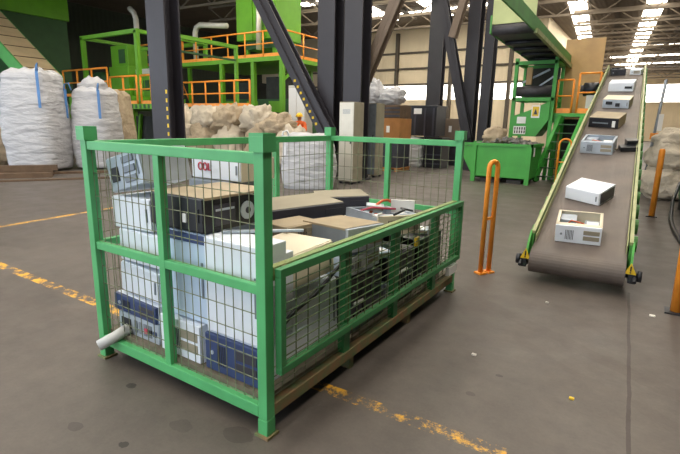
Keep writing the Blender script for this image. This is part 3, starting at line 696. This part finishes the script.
# raised walkway right of the hopper, with orange guard rails
def rail_set(parent, pts, z, h, posts, r=.03, m='orange'):
    for a, b2 in zip(pts[:-1], pts[1:]):
        a = Vector((a[0], a[1], 0)); b2 = Vector((b2[0], b2[1], 0)); ln = (b2-a).length
        MB().tube([a+U*(z+h), b2+U*(z+h)], r, 8).build('top_rail', m, parent, True)
        MB().tube([a+U*(z+h*.52), b2+U*(z+h*.52)], r*.8, 8).build('middle_rail', m, parent, True)
        MB().beam(a+U*(z+.07), b2+U*(z+.07), .02, .14).build('toe_board', m, parent)
        n = max(1, round(ln/posts))
        for i in range(n+1):
            p = a+(b2-a)*i/n
            MB().tube([p+U*z, p+U*(z+h)], r, 8).build('rail_post', m, parent, True)
wk = thing('raised_walkway', 'green walkway with orange railings in front of the tall tan board', 'platform', (-2.14, 15.6, 0))
MB().box(-.46, .68, 0, 1.5, 1.9, 2.0).build('deck', 'skip', wk)
rail_set(wk, [(-.44, .05), (-.02, .05)], 2.0, .95, .45); rail_set(wk, [(.12, .05), (.66, .05)], 2.0, 1.12, .6); rail_set(wk, [(.66, .05), (.66, 1.45)], 2.0, 1.12, .8)
for x in (-.4, .6):
    for y in (.08, 1.4): MB().box(x-.05, x+.05, y-.05, y+.05, 0, 1.9).build('support_leg', 'skip', wk)
for x in (-.35, .25):
    MB().beam((x-.3, -.9, .03), (x+.1, .03, 1.9), .1, .18).build('stair_stringer', 'skip', wk)
for k in range(7):
    f = (k+.7)/7.6; MB().box(-.65+.4*f, -.05+.4*f, -.98+.93*f, -.8+.93*f, 1.9*f-.02, 1.9*f+.01).build('stair_tread', 'dgreen', wk)
MB().box(-.35, .55, 1.3, 1.36, .1, 1.85).build('back_sheet', 'dark', wk)
mt = thing('electric_motor', 'dark round motor on the walkway against the tan board', 'motor', (-1.75, 16.4, 2.0))
MB().tube([(-.22, 0, .72), (.2, 0, .72)], .2, 20).build('motor_body', 'bearing', mt, True)
MB().tube([(-.3, 0, .72), (-.22, 0, .72)], .13, 16).build('fan_cover', 'charcoal', mt, True)
MB().box(-.12, .12, -.1, .1, 0, .55).build('stand', 'label', mt)
bd = thing('tall_board', 'tall plain tan board standing upright behind the walkway', 'board', (-2.2, 17.35, 0))
MB().box(-.56, .56, 0, .05, .02, 4.33, .01).build('sheet', 'board', bd)
for x in (-.5, .5): MB().box(x-.04, x+.04, .05, .12, 0, 4.28).build('batten', 'timber', bd)

# ------------------------------------------------------------------ bags
def bulk_bag(label, loc, w, d, h, seed, m='bagw', straps='strap', rot=0, group=None, tuft=False, lean=0):
    t = thing('bulk_bag', label, 'bulk bag', loc, (0, lean, rot), group)
    bm = bmesh.new(); NA, NZ = 64, 44; off = Vector((seed*2.3, seed, 0))
    rings = []
    def prof(f): return .90+.12*math.sin(math.pi*min(1, f*1.15))**.8 - .05*f - (.25*(max(0, (f-.93)/.07))**2)
    for i in range(NZ):
        f = i/(NZ-1); ring = []
        for j in range(NA):
            a = 2*math.pi*j/NA; c, s = math.cos(a), math.sin(a)
            k = (abs(c)**3.2+abs(s)**3.2)**(-1/3.2)
            p = Vector((c*k, s*k, f*3))
            cre = abs(noise.noise(Vector((a*.9+seed, f*13, seed))))
            k2 = prof(f)*(1+.035*noise.noise(p*1.3+off)-.05*cre+.012*noise.noise(p*7+off))
            if f > .88: k2 *= 1+.05*noise.noise(Vector((a*3, seed, f*6)))
            zz = f*h + (.05*h*noise.noise(Vector((c*2+seed, s*2, 1))) if f > .85 else 0)*(f-.85)/.15
            ring.append(bm.verts.new((c*k*k2*w/2, s*k*k2*d/2, zz)))
        rings.append(ring)
    for A, B in zip(rings[:-1], rings[1:]):
        for j in range(NA): bm.faces.new((A[j], A[(j+1) % NA], B[(j+1) % NA], B[j]))
    cb_ = bm.verts.new((0, 0, 0)); ct = bm.verts.new((0, 0, h*(.99 if not tuft else 1.02)))
    for j in range(NA):
        bm.faces.new((cb_, rings[0][(j+1) % NA], rings[0][j])); bm.faces.new((ct, rings[-1][j], rings[-1][(j+1) % NA]))
    me = bpy.data.meshes.new('bag'); bm.to_mesh(me); bm.free()
    for p in me.polygons: p.use_smooth = True
    me.materials.append(M[m]); o = bpy.data.objects.new('bag', me); COL.objects.link(o); o.parent = t
    if straps:
        for sx, sy in ((-1, -1), (1, -1)):
            x = sx*w/2*.78; y = sy*(d/2*.985)
            MB().beam((x, y, h*.62), (x*.99, y*.97, h*.97), .075, .02, (0, 1, 0)).build('strap', straps, t)
            MB().tube([(x-.05, y*.93, h*.95), (x-.03, y*.9, h*1.03), (x+.05*-sx, y*.8, h*1.05), (x+.1*-sx, y*.75, h*.96)], .022, 6).build('lifting_loop', straps, t, True)
    if tuft:
        tf = blob('tied_neck', m, (0, 0, h*.94), w*.28, d*.28, h*.12, seed+3, .35, 4, 3); tf.parent = t
        tp = blob('neck_tip', m, (-.05, -.1, h*.06), .12, .12, .22, seed+5, .3, 4, 3); tp.parent = tf
        MB().box(.02, .2, -.42, -.3, h*.0, h*.06, .01).build('blue_tie', 'strap', tf)
    return t
bulk_bag('huge white woven bulk bag at far left, taller of the pair', (-15.55, 7.05, .06), 1.72, 1.5, 2.85, 1, rot=30)
bulk_bag('huge white bulk bag with a tied neck, right of the taller one', (-14.85, 8.5, .06), 1.32, 1.4, 2.42, 2, rot=30, tuft=True)
bulk_bag('tan bulk bag half hidden behind the tied-neck bag', (-16.0, 9.75, 0), 1.4, 1.1, 2.5, 3, m='bagt', straps=None, rot=20)
bulk_bag('white bulk bag with raised loops directly behind the cage', (-7.05, 9.35, 0), 1.35, 1.1, 1.32, 4, straps='bagstrap', rot=30)
bulk_bag('white bulk bag under the black bin, beyond the cage', (-7.62, 16.9, 0), .8, .95, 1.12, 6, straps=None)
for lab, x, y, z, sx, sy, sz, sd, m in (
    ('pale woven sack with dark strap at the left end of the sack heap', -15.75, 12.7, 0, .6, .6, 1.3, 11, 'bagp'),
    ('tan sack at floor level, second along the sack heap', -14.25, 12.4, 0, .62, .6, .92, 12, 'bagt'),
    ('pale sack at floor level in the middle of the heap', -12.75, 12.3, 0, .64, .6, .92, 13, 'bagp'),
    ('tan sack at floor level right of the heap middle', -11.25, 12.3, 0, .62, .6, .92, 14, 'bagt'),
    ('pale sack at the right end of the heap beside the white bag', -9.8, 12.2, 0, .6, .6, .85, 15, 'bagp'),
    ('crumpled pale sack upon the heap, leftmost of the upper row', -14.3, 12.5, 1.22, .62, .5, .56, 16, 'bagp'),
    ('crumpled tan sack upon the heap, second of the upper row', -13.0, 12.4, 1.2, .6, .5, .6, 17, 'bagt'),
    ('crumpled pale sack upon the heap, third of the upper row', -11.75, 12.5, 1.18, .58, .5, .58, 18, 'bagp'),
    ('crumpled tan sack upon the heap, rightmost of the upper row', -10.5, 12.3, 1.1, .6, .5, .42, 19, 'bagt'),
    ('low tan sack at the left edge of the view beside the huge bag', -17.0, 6.3, 0, .45, .5, .9, 20, 'bagt')):
    tag(blob('woven_sack', m, (x, y, z), sx, sy, sz, sd, .34, 3.8), lab, 'sack', 'woven sacks')
for lab, x, y, z, sx, sy, sz, sd in (
    ('greyish woven sack on the floor right of the belt', .36, 13.3, 0, .5, .45, .55, 31),
    ('greyish woven sack stacked second, right of the belt', .38, 13.3, .66, .5, .45, .42, 32),
    ('pale woven sack topmost in the stack right of the belt', .5, 13.4, 1.15, .5, .42, .3, 33),
    ('pale sack behind the stack at the right edge', 1.6, 13.8, 0, .45, .45, 1.0, 34)):
    tag(blob('woven_sack', 'bagp', (x, y, z), sx, sy, sz, sd, .22, 3.4), lab, 'sack', 'sacks right of the belt')

# timber at the left
for lab, p, q, w in (('dark timber beam lying in front of the taller bulk bag, upper one', (-14.6, 5.2, .22), (-13.7, 6.6, .22), .15), ('dark timber beam lying in front of the taller bulk bag, lower front one', (-14.3, 4.9, .065), (-13.4, 6.3, .065), .13), ('dark timber beam under the upper one, at the bag foot', (-14.7, 5.0, .07), (-13.75, 6.5, .07), .14),
                     ('long flat plank on the floor in front of the two bulk bags', (-14.2, 6.6, .03), (-12.6, 9.4, .03), .06), ('long thin plank on the floor, nearest to the cage', (-13.3, 5.0, .02), (-11.9, 7.6, .02), .04)):
    tag(MB().beam(p, q, .16, w).build('timber_beam', 'timber'), lab, 'timber')
br = thing('warning_barrel', 'orange and white banded barrel at the left edge behind the big bag', 'barrel', (-17.4, 6.95, 0))
MB().tube([(0, 0, 0), (0, 0, 1.45)], .28, 20).build('drum', 'orange', br, True)
for z in (.95, 1.2): MB().tube([(0, 0, z), (0, 0, z+.09)], .29, 20).build('white_band', 'label', br, True)

# ------------------------------------------------------------------ cabinets, boxes and bin
def cabinet(label, x, y, w, d, h, m, fm):
    t = thing('steel_cabinet', label, 'cabinet', (x, y, 0))
    MB().box(-w/2, w/2, -d/2+.02, d/2, .06, h, .008).build('body', m, t)
    dr = MB().box(-w/2+.015, w/2-.015, -d/2, -d/2+.022, .09, h-.02, .006).build('door', fm, t)
    MB().box(w/2-.1, w/2-.07, -d/2-.02, -d/2, h*.5, h*.58).build('handle', 'slot', dr)
    mb = MB()
    for k in range(6): mb.box(-w*.25, w*.25, -d/2-.004, -d/2+.002, h*.86+.02*k, h*.86+.008+.02*k)
    mb.build('vent', 'steelgrey', dr)
    for sx in (-1, 1):
        for sy in (-1, 1): MB().box(sx*(w/2-.06)-.03, sx*(w/2-.06)+.03, sy*(d/2-.06)-.03, sy*(d/2-.06)+.03, 0, .06).build('foot', 'bearing', t)
    return t
cabinet('tall light grey steel cabinet with beige side, behind the cage', -6.72, 10.75, .46, .5, 2.12, 'beigeg', 'duct')
cabinet('tall blue-grey cabinet edged in beige, right of the light grey one', -7.02, 12.55, .36, .5, 2.17, 'beigeg', 'steelgrey')
def boxy(name, label, cat, x, y, z, w, d, h, m, extra=None, rot=0, group=None):
    t = thing(name, label, cat, (x, y, z), (0, 0, rot), group)
    MB().box(-w/2, w/2, -d/2, d/2, 0, h, .012).build('body', m, t)
    if name == 'carton':
        MB().box(-w/2-.002, w/2+.002, -.04, .04, h-.01, h+.003).build('tape', 'beigeg', t)
        MB().box(.0, .12, -d/2-.004, -d/2, h*.35, h*.65).build('label_patch', 'label', t); MB().box(-w*.45, -w*.36, -d/2-.004, -d/2, h*.4, h*.7).build('label_patch', 'label', t)
    if name == 'black_bin':
        MB().box(-w/2-.03, w/2+.03, -d/2-.03, d/2+.03, h-.08, h, .01).build('rim', 'black', t)
        MB().box(-w*.3, -w*.02, -d/2-.036, -d/2-.03, h*.72, h*.9).build('paper_label', 'label', t)
        for k in (-.25, .1, .4): MB().box(w*k-.03, w*k+.03, -d/2-.02, -d/2, .03, h-.09).build('rib', 'charcoal', t)
    if name == 'crate':
        for k in range(3): MB().box(-w/2-.006, w/2+.006, -d/2-.012, -d/2, h*(.12+.3*k), h*(.12+.3*k)+.05).build('slat', 'charcoal', t)
    if name == 'pallet':
        pass
    return t
def pallet(label, x, y, z, w, d, m='timber'):
    t = thing('pallet', label, 'pallet', (x, y, z))
    for k in range(3): MB().box(-w/2+.05+(w-.2)*k/2, -w/2+.15+(w-.2)*k/2, -d/2, d/2, 0, .1).build('bearer', m, t)
    for k in range(5): MB().box(-w/2, w/2, -d/2+(d-.12)*k/4, -d/2+.12+(d-.12)*k/4, .1, .125).build('deck_board', m, t)
pallet('orange-brown pallet on the floor under the box stack', -7.62, 14.85, 0, 1.1, 1.0, 'carton')
boxy('crate', 'dark slatted crate under the brown carton', 'crate', -7.62, 14.85, .126, 1.0, .9, .92, 'charcoal')
boxy('carton', 'brown carton with white stickers in the box stack', 'box', -7.6, 14.85, 1.048, 1.0, .9, .72, 'carton')
boxy('crate', 'dark box on top of the brown carton', 'crate', -7.62, 14.85, 1.772, .98, .88, .42, 'timber')
boxy('crate', 'dark crate on the floor right of the white bag, under the black bin', 'crate', -6.8, 17.0, 0, .7, .8, 1.12, 'black')
boxy('black_bin', 'large black plastic bin with a paper label, raised on a bag and crate', 'bin', -7.25, 17.0, 1.17, 1.1, .95, 1.1, 'black')
boxy('crate', 'dark crate on the floor below the reddish brown box', 'crate', -6.75, 18.6, 0, .8, .7, 1.02, 'charcoal')
boxy('carton', 'reddish brown box right of the black bin', 'box', -6.85, 18.6, 1.03, .75, .7, .8, 'brownsteel')
boxy('crate', 'tall dark rack behind the cabinets, under the white sacks', 'rack', -9.9, 18.4, 0, 2.4, .8, 2.35, 'timber')
for k, (x, sz, lab) in enumerate(((-10.5, .7, 'white crumpled sack on the rack, left one above the cabinets'), (-9.5, .45, 'white crumpled sack on the rack, right one above the carton'))):
    tag(blob('woven_sack', 'bagw', (x, 18.4, 2.35), .55, .4, sz, 40+k, .3, 4), lab, 'sack')
ec = thing('electrical_cabinet', 'tall pale cabinet with two doors behind the worker', 'cabinet', (-12.1, 15.2, 0))
MB().box(-.42, .42, 0, .5, 0, 3.0, .01).build('body', 'duct', ec)
for x in (-.2, .2): MB().box(x-.19, x+.19, -.02, 0, .1, 2.9, .006).build('door', 'label', ec)

# ------------------------------------------------------------------ worker
def worker(label, loc, rz):
    V = dict(pel=(0, 0, .95), sp=(0, .01, 1.15), ch=(0, .0, 1.34), nk=(0, -.01, 1.50), hd=(0, -.03, 1.60), tp=(0, -.03, 1.70),
             sl=(-.19, 0, 1.43), el=(-.25, -.08, 1.16), wl=(-.16, -.28, 1.08), hl=(-.13, -.35, 1.09),
             sr=(.19, 0, 1.43), er=(.25, -.08, 1.16), wr=(.16, -.28, 1.08), hr=(.13, -.35, 1.09),
             tl=(-.1, 0, .88), kl=(-.11, -.02, .5), al=(-.11, .02, .09), fl=(-.12, -.14, .04),
             tr=(.1, 0, .88), kr=(.11, -.02, .5), ar=(.11, .02, .09), fr=(.12, -.14, .04))
    E = [('pel', 'sp'), ('sp', 'ch'), ('ch', 'nk'), ('nk', 'hd'), ('hd', 'tp'), ('ch', 'sl'), ('sl', 'el'), ('el', 'wl'), ('wl', 'hl'), ('ch', 'sr'), ('sr', 'er'), ('er', 'wr'), ('wr', 'hr'),
         ('pel', 'tl'), ('tl', 'kl'), ('kl', 'al'), ('al', 'fl'), ('pel', 'tr'), ('tr', 'kr'), ('kr', 'ar'), ('ar', 'fr')]
    RAD = dict(pel=.14, sp=.135, ch=.15, nk=.055, hd=.095, tp=.08, sl=.07, el=.05, wl=.035, hl=.04, sr=.07, er=.05, wr=.035, hr=.04, tl=.09, kl=.065, al=.045, fl=.035, tr=.09, kr=.065, ar=.045, fr=.035)
    ks = list(V); me = bpy.data.meshes.new('body'); me.from_pydata([V[k] for k in ks], [(ks.index(a), ks.index(b)) for a, b in E], [])
    o = bpy.data.objects.new('body', me); COL.objects.link(o)
    sm = o.modifiers.new('skin', 'SKIN')
    for k, v in zip(ks, me.skin_vertices[0].data): v.radius = (RAD[k], RAD[k]*(.8 if k in ('ch', 'sp', 'pel') else 1)); v.use_root = (k == 'pel')
    o.modifiers.new('sub', 'SUBSURF').levels = 2
    dg = bpy.context.evaluated_depsgraph_get(); me2 = bpy.data.meshes.new_from_object(o.evaluated_get(dg))
    bpy.data.objects.remove(o)
    t = thing('person', label, 'person', loc, (0, 0, rz))
    for p in me2.polygons: p.use_smooth = True
    me2.materials.clear(); me2.materials.append(M['skin'])
    b = bpy.data.objects.new('body', me2); COL.objects.link(b); b.parent = t
    # clothing: copies of the body surface pushed out slightly
    def cloth(name, m, test, off):
        bm = bmesh.new(); bm.from_mesh(me2); bm.normal_update()
        bmesh.ops.delete(bm, geom=[f for f in bm.faces if not test(f.calc_center_median())], context='FACES')
        for v in bm.verts: v.co += v.normal*off
        mm = bpy.data.meshes.new(name); bm.to_mesh(mm); bm.free(); mm.materials.clear(); mm.materials.append(M[m])
        for p in mm.polygons: p.use_smooth = True
        c = bpy.data.objects.new(name, mm); COL.objects.link(c); c.parent = t; return c
    j = cloth('jacket', 'hivis', lambda c: .9 < c.z < 1.51 and not (c.y < -.24), .015)
    cloth('trousers', 'trousers', lambda c: .1 < c.z <= .93, .012)
    cloth('boots', 'black', lambda c: c.z <= .13, .012)
    MB().tube([(.2*math.cos(a*math.pi/8), .165*math.sin(a*math.pi/8), 1.17) for a in range(16)], .022, 6, True).build('reflective_band', 'tape', j)
    bm = bmesh.new(); bmesh.ops.create_uvsphere(bm, u_segments=20, v_segments=12, radius=1)
    bmesh.ops.delete(bm, geom=[v for v in bm.verts if v.co.z < -.05], context='VERTS')
    for v in bm.verts: v.co = Vector((v.co.x*.13, v.co.y*.155-.03, v.co.z*.14+1.67))
    mm = bpy.data.meshes.new('hard_hat'); bm.to_mesh(mm); bm.free(); mm.materials.append(M['hat'])
    for p in mm.polygons: p.use_smooth = True
    hh = bpy.data.objects.new('hard_hat', mm); COL.objects.link(hh); hh.parent = t
    MB().tube([(.14*math.cos(a*math.pi/8), .17*math.sin(a*math.pi/8)-.04, 1.665) for a in range(16)], .014, 6, True).build('brim', 'hat', hh)
    for s in (-1, 1): MB().box(s*.035-.012, s*.035+.012, -.128, -.118, 1.6, 1.615).build('eye', 'black', t)
    MB().prism([(-.125, 1.56), (-.15, 1.565), (-.125, 1.6)], 'x', -.012, .012).build('nose', 'skin', t)
    MB().box(-.025, .025, -.118, -.112, 1.53, 1.54).build('mouth', 'red', t)
tag(MB().box(-13.2, -12.0, 13.9, 14.6, 0, .12, .01).build('low_step', 'timber'), 'low wooden step under the worker behind the sack heap', 'step')
worker('person in orange workwear and yellow hard hat behind the sack heap', (-11.2, 14.25, .12), 20)
for c in [o for o in COL.objects if o.name.startswith('low_step')]: c.location.x += 1.15

# ------------------------------------------------------------------ plant in the background, middle
pl = thing('upper_platform', 'high green platform with orange railings under the green silo', 'platform', (-13.5, 16, 0))
MB().box(-6.6, 0, 0, 4.5, 4.12, 4.3).build('deck', 'mgreen', pl)
rail_set(pl, [(-6.5, .05), (-.05, .05)], 4.3, 1.05, 1.1, .035); rail_set(pl, [(-.05, .05), (-.05, 4.4)], 4.3, 1.05, 1.4, .035)
for x in (-3.75, -1.75, -.1):
    for y in (.1, 4.3): MB().box(x-.09, x+.09, y-.09, y+.09, 0, 4.12).build('support_leg', 'mgreen', pl)
MB().beam((-.1, .1, 3.3), (.0, 1.3, 4.1), .1, .1).build('knee_brace', 'mgreen', pl)
si = thing('green_silo', 'large bright green silo box standing on the high platform', 'silo', (-15.75, 18, 4.3))
MB().box(-1.2, 1.2, -1.2, .6, .9, 4.2, .02).build('shell', 'mgreen', si)
MB().box(-1.0, .9, -.9, .5, .55, .9).build('lower_neck', 'dgreen', si)
for x in (-.9, .8):
    for y in (-.8, .4): MB().box(x-.08, x+.08, y-.08, y+.08, 0, .55).build('silo_leg', 'mgreen', si)
for x in (-.2, .6): MB().box(x-.05, x+.05, -1.26, -1.2, .95, 4.1).build('stiffener', 'mgreen', si)
MB().tube([(.45, -1.25, 2.2), (.45, -1.45, 2.2), (.45, -1.5, .4)], .12, 12).build('pipe', 'duct', si, True)
lp = thing('lower_platform', 'low platform with orange railings behind the sack heap', 'platform', (-15.2, 13.7, 0))
MB().box(-2.25, 2.0, 0, .7, 1.98, 2.12).build('deck', 'dgreen', lp)
rail_set(lp, [(-2.2, .05), (1.95, .05)], 2.12, 1.0, .8, .035)
for x in (-2.1, -.2, 1.85):
    for y in (.1, .6): MB().box(x-.06, x+.06, y-.06, y+.06, 0, 1.98).build('support_leg', 'dgreen', lp)
mc = thing('shredder_machine', 'dark green machine housing under the high platform', 'machine', (-15.8, 18.0, 0))
MB().box(-2.6, 1.9, -.9, 1.4, .2, 2.6).build('housing', 'dgreen', mc)
MB().box(-1.8, -.6, -.7, 1.2, 2.6, 3.4).box(.2, 1.4, -.7, 1.2, 2.6, 3.6).build('intake', 'dark', mc)
for x in (-1.9, -.5, .9): MB().box(x-.35, x+.35, -.94, -.9, 2.0, 2.5).build('access_door', 'mgreen', mc)
for x in (-2.4, 1.7):
    for y in (-.7, 1.2): MB().box(x-.1, x+.1, y-.1, y+.1, 0, .2).build('foot', 'dark', mc)
gn = thing('pipe_gantry', 'thin green overhead beam on posts before the high platform', 'gantry', (-14.7, 14.5, 0))
MB().box(-.06, .06, -.06, .06, 0, 4.42).build('post', 'mgreen', gn)
MB().box(-.06, .06, -3.6, -3.48, 0, 4.42).build('post', 'mgreen', gn)
MB().box(-.08, .08, -3.6, .06, 4.42, 4.56).build('beam', 'mgreen', gn)
MB().box(-.06, .06, -3.47, -.07, 3.95, 4.02).build('lower_beam', 'dgreen', gn)
dp = thing('white_duct', 'pale bent duct above the high platform, left of the silo', 'duct', (-20.3, 17.2, 4.3))
MB().tube([(0, 0, 0), (0, 0, 1.6), (.12, 0, 1.85), (.4, 0, 1.95), (2.3, 0, 1.75)], .13, 12).build('pipe', 'duct', dp, True)
MB().box(-.2, .2, -.2, .2, 0, .06).build('flange', 'duct', dp)
st = thing('orange_stair', 'orange stair rail rising beside the wide column', 'stair', (-21.3, 17.4, 0))
for y in (0, .7):
    MB().beam((0, y, .05), (-2.2, y, 4.1), .06, .2).build('stringer', 'orange', st)
    MB().tube([(.1, y, 1.0), (-2.1, y, 5.0)], .035, 8).build('handrail', 'orange', st, True)
    for k in range(4): MB().tube([(-.1-.6*k, y, .2+1.1*k), (-.05-.6*k, y, 1.25+1.1*k)], .025, 8).build('rail_post', 'orange', st)
for k in range(12): MB().box(-.1-.18*k-.12, -.1-.18*k+.1, .03, .67, .25+.33*k, .28+.33*k).build('tread', 'dgreen', st)

# ------------------------------------------------------------------ plant in the background, left
lf = thing('left_platform', 'green platform with orange railings behind the tied-neck bag', 'platform', (-22, 13, 0))
MB().box(-3.6, 4.4, 0, 4, 2.0, 2.22).build('deck', 'mgreen', lf)
mb = MB()
for k in range(26): mb.box(-3.5+.3*k, -3.38+.3*k, -.02, 0, 2.02, 2.2)
mb.build('edge_fins', 'dgreen', lf)
rail_set(lf, [(.6, .06), (2.6, .06)], 2.22, 1.2, 1.0, .045); rail_set(lf, [(2.9, .06), (4.35, .06)], 2.22, 1.2, .75, .045)
rail_set(lf, [(-3.5, .06), (.4, .06)], 2.6, 1.25, 1.25, .045)
MB().box(-3.6, 1.7, .3, 3.4, 2.22, 2.6).build('upper_deck', 'mgreen', lf)
for x in (-3.3, 0, 2.0, 4.1):
    for y in (.15, 3.8): MB().box(x-.1, x+.1, y-.1, y+.1, 0, 2.0).build('support_leg', 'mgreen', lf)
MB().box(-3.6, 1.7, 3.42, 3.98, 4.2, 4.34).build('rear_deck', 'mgreen', lf)
rail_set(lf, [(-3.5, 3.47), (1.6, 3.47)], 4.34, 1.1, 1.3, .045)
for x in (-3.4, -1.0, 1.6): MB().box(x-.08, x+.08, 3.75, 3.91, 2.22, 4.2).build('rear_post', 'mgreen', lf)
g2 = thing('green_gantry', 'light green frame of beams standing over the left platform', 'gantry', (-22, 13.4, 2.22))
for x in (-2.0, 2.35): MB().box(x-.09, x+.09, -.09, .09, 0 if x > 0 else .4, 3.15).build('post', 'mgreen', g2)
for x in (-2.0, 2.35): MB().box(x-.09, x+.09, 3.78, 3.94, 2.12, 3.15).build('post', 'mgreen', g2)
MB().box(-2.1, 2.45, -.09, .09, 3.05, 3.22).box(-2.1, 2.45, 3.76, 3.94, 3.05, 3.22).box(-2.1, -1.9, 0.1, 3.75, 3.05, 3.2).box(2.25, 2.45, 0.1, 3.75, 3.05, 3.2).build('top_beams', 'mgreen', g2)
MB().box(-2.0, 2.4, 1.5, 1.6, 2.6, 2.72).build('hoist_rail', 'mgreen', g2)
sm_ = thing('sorting_machine', 'bright green machine boxes on the left platform', 'machine', (-23.0, 14.4, 2.6))
MB().box(-.6, 1.0, 0, 1.4, .0, 1.5, .02).build('housing', 'mgreen', sm_)
MB().box(-.5, .9, .1, 1.2, 1.5, 2.5, .02).build('upper_housing', 'mgreen', sm_)
MB().box(.2, .7, .06, .1, 1.65, 2.3, .01).build('dark_hatch', 'dgreen', sm_)
MB().box(1.05, 2.5, .2, 1.3, 0, 1.1, .02).build('intake', 'mgreen', sm_)
MB().box(1.15, 2.4, .3, 1.2, 1.1, 1.35, .02).build('tray', 'duct', sm_)
for k in range(3): MB().box(1.2+.42*k, 1.5+.42*k, .17, .2, .3, .8, .01).build('access_door', 'dgreen', sm_)
m3 = thing('screen_machine', 'green rounded screening machine at the left end of the platform', 'machine', (-24.6, 14.2, 2.6))
MB().box(-.9, .8, 0, 1.6, .0, .75, .05).build('housing', 'skip', m3)
MB().tube([(-.85, .8, .85), (.75, .8, .85)], .55, 20).build('drum', 'dgreen', m3, True)
MB().box(.1, .6, -.06, 0, .15, .65).build('panel', 'duct', m3)
um = thing('conveyor_drive', 'dark machinery with green legs beneath the left platform', 'machine', (-20.5, 14.8, 0))
MB().box(-2, 2.4, 0, 1.6, .5, 1.7).build('housing', 'dark', um)
for x in (-1.5, 0, 1.8): MB().beam((x, -.1, 0), (x+.35, -.1, 1.8), .14, .14).build('leg', 'mgreen', um)
rc = thing('ramp_conveyor', 'beige topped inclined conveyor with green side, upper left corner', 'conveyor', (-22.2, 10, 0))
def rz_(x): return 3.35 - .625*x
MB().prism([(0, rz_(0)-.05), (-6.5, rz_(-6.5)-.05), (-6.5, rz_(-6.5)), (0, rz_(0))], 'y', 0, 1.3).build('belt', 'rampbelt', rc)
MB().prism([(0, rz_(0)-.75), (-6.5, rz_(-6.5)-.75), (-6.5, rz_(-6.5)-.02), (0, rz_(0)-.02)], 'y', -.06, 0).build('side_panel', 'skip', rc)
MB().prism([(0, rz_(0)-.75), (-6.5, rz_(-6.5)-.75), (-6.5, rz_(-6.5)-.02), (0, rz_(0)-.02)], 'y', 1.3, 1.36).build('side_panel', 'skip', rc)
for k in range(8): MB().beam((-.4-.8*k, 0, rz_(-.4-.8*k)+.015), (-.4-.8*k, 1.3, rz_(-.4-.8*k)+.015), .05, .03).build('cleat', 'timber', rc)
for x in (-.4, -3.5, -6.2):
    for y in (.05, 1.2): MB().box(x-.08, x+.08, y-.08, y+.08, 0, rz_(x)-.1).build('support_leg', 'skip', rc)
hb = thing('green_hopper', 'huge green hopper box high at the upper left', 'hopper', (-29.4, 13.5, 0))
MB().box(-2.2, .6, -1.6, 1.9, 6.9, 8.6, .02).build('upper_shell', 'mgreen', hb)
MB().box(-2.1, .5, -1.5, 1.8, 3.2, 6.9, .02).build('shaded_lower_shell', 'dgreen', hb)  # darker green paints in the shade below the overhanging upper shell
for x in (-1.9, .3):
    for y in (-1.3, 1.6): MB().box(x-.12, x+.12, y-.12, y+.12, 0, 3.2).build('leg', 'dgreen', hb)
d2 = thing('white_duct', 'pale vertical duct with a bent top against the dark wall', 'duct', (-24.3, 16.6, 2.22))
MB().tube([(0, 0, 0), (0, 0, 4.6), (-.15, 0, 4.95), (-.5, 0, 5.2)], .14, 12).build('pipe', 'duct', d2, True)
MB().box(-.2, .2, -.2, .2, 0, .05).build('flange', 'duct', d2)

# ------------------------------------------------------------------ right edge
lpz = thing('steel_pole', 'thin grey steel pole leaning right of the belt, orange clamp on it', 'pole', (.0, 14.0, 0))
MB().tube([(-.08, 0, 0), (.06, 0, 2.75)], .035, 10).build('tube', 'steelgrey', lpz, True)
MB().box(-.09, .11, -.07, .07, 1.35, 1.5, .01).build('clamp', 'orange', lpz)
MB().box(.03, .13, -.06, .06, 1.55, 1.95, .01).build('junction_box', 'label', lpz)
rm = thing('green_guard', 'dark green machine guard at the right edge with a black hose', 'machine', (.9, 8.9, 0))
MB().box(-.32, .8, 0, 3.0, .25, 1.0, .02).build('housing', 'dgreen', rm)
for x in (-.25, .7):
    for y in (.1, 2.8): MB().box(x-.05, x+.05, y-.05, y+.05, 0, .25).build('leg', 'dark', rm)
MB().tube([(-.36, 2.2, .6), (-.45, 1.7, .3), (-.46, 1.1, .06), (-.44, .3, .035), (-.38, -.8, .035), (-.3, -1.6, .035), (.1, -2.3, .035)], .03, 10).build('hose', 'black', rm, True)
tag(blob('small_white_bag', 'bagw', (.47, 3.78, 0), .09, .09, .12, 51, .25, 4, 3), 'small crumpled white bag on the floor at the right edge', 'bag')
for lab, x, y, s, c in (('white paper scrap on the floor in front of the conveyor right bearing', .2, 4.72, .022, 'paper'), ('tiny white chip on the floor below the conveyor foot', -.62, 4.5, .014, 'paper'), ('small pale scrap on the floor right of the yellow line', -.86, 3.1, .016, 'paper'), ('tiny yellow chip on the bare floor at lower right', -.2, 2.9, .014, 'yellow')):
    tag(MB().box(x-s, x+s, y-s*.7, y+s*.7, 0, .012, .003).build('litter_scrap', c), lab, 'litter')

# ------------------------------------------------------------------ light and view
w = bpy.data.worlds.new('daylight'); S.world = w; w.use_nodes = True
bgn = w.node_tree.nodes['Background']; bgn.inputs[0].default_value = (.82, .91, 1.0, 1); bgn.inputs[1].default_value = 3.7
def area(name, loc, sx, sy, power, color, rot=(0, 0, 0)):
    li = bpy.data.lights.new(name, 'AREA'); li.shape = 'RECTANGLE'; li.size = sx; li.size_y = sy; li.energy = power; li.color = color
    o = bpy.data.objects.new(name, li); COL.objects.link(o); o.location = loc; o.rotation_euler = [R(a) for a in rot]; return o
S.view_settings.view_transform = 'Standard'; S.view_settings.look = 'None'; S.view_settings.gamma = 1
S.view_settings.use_curve_mapping = False
S.view_settings.exposure = -0.22
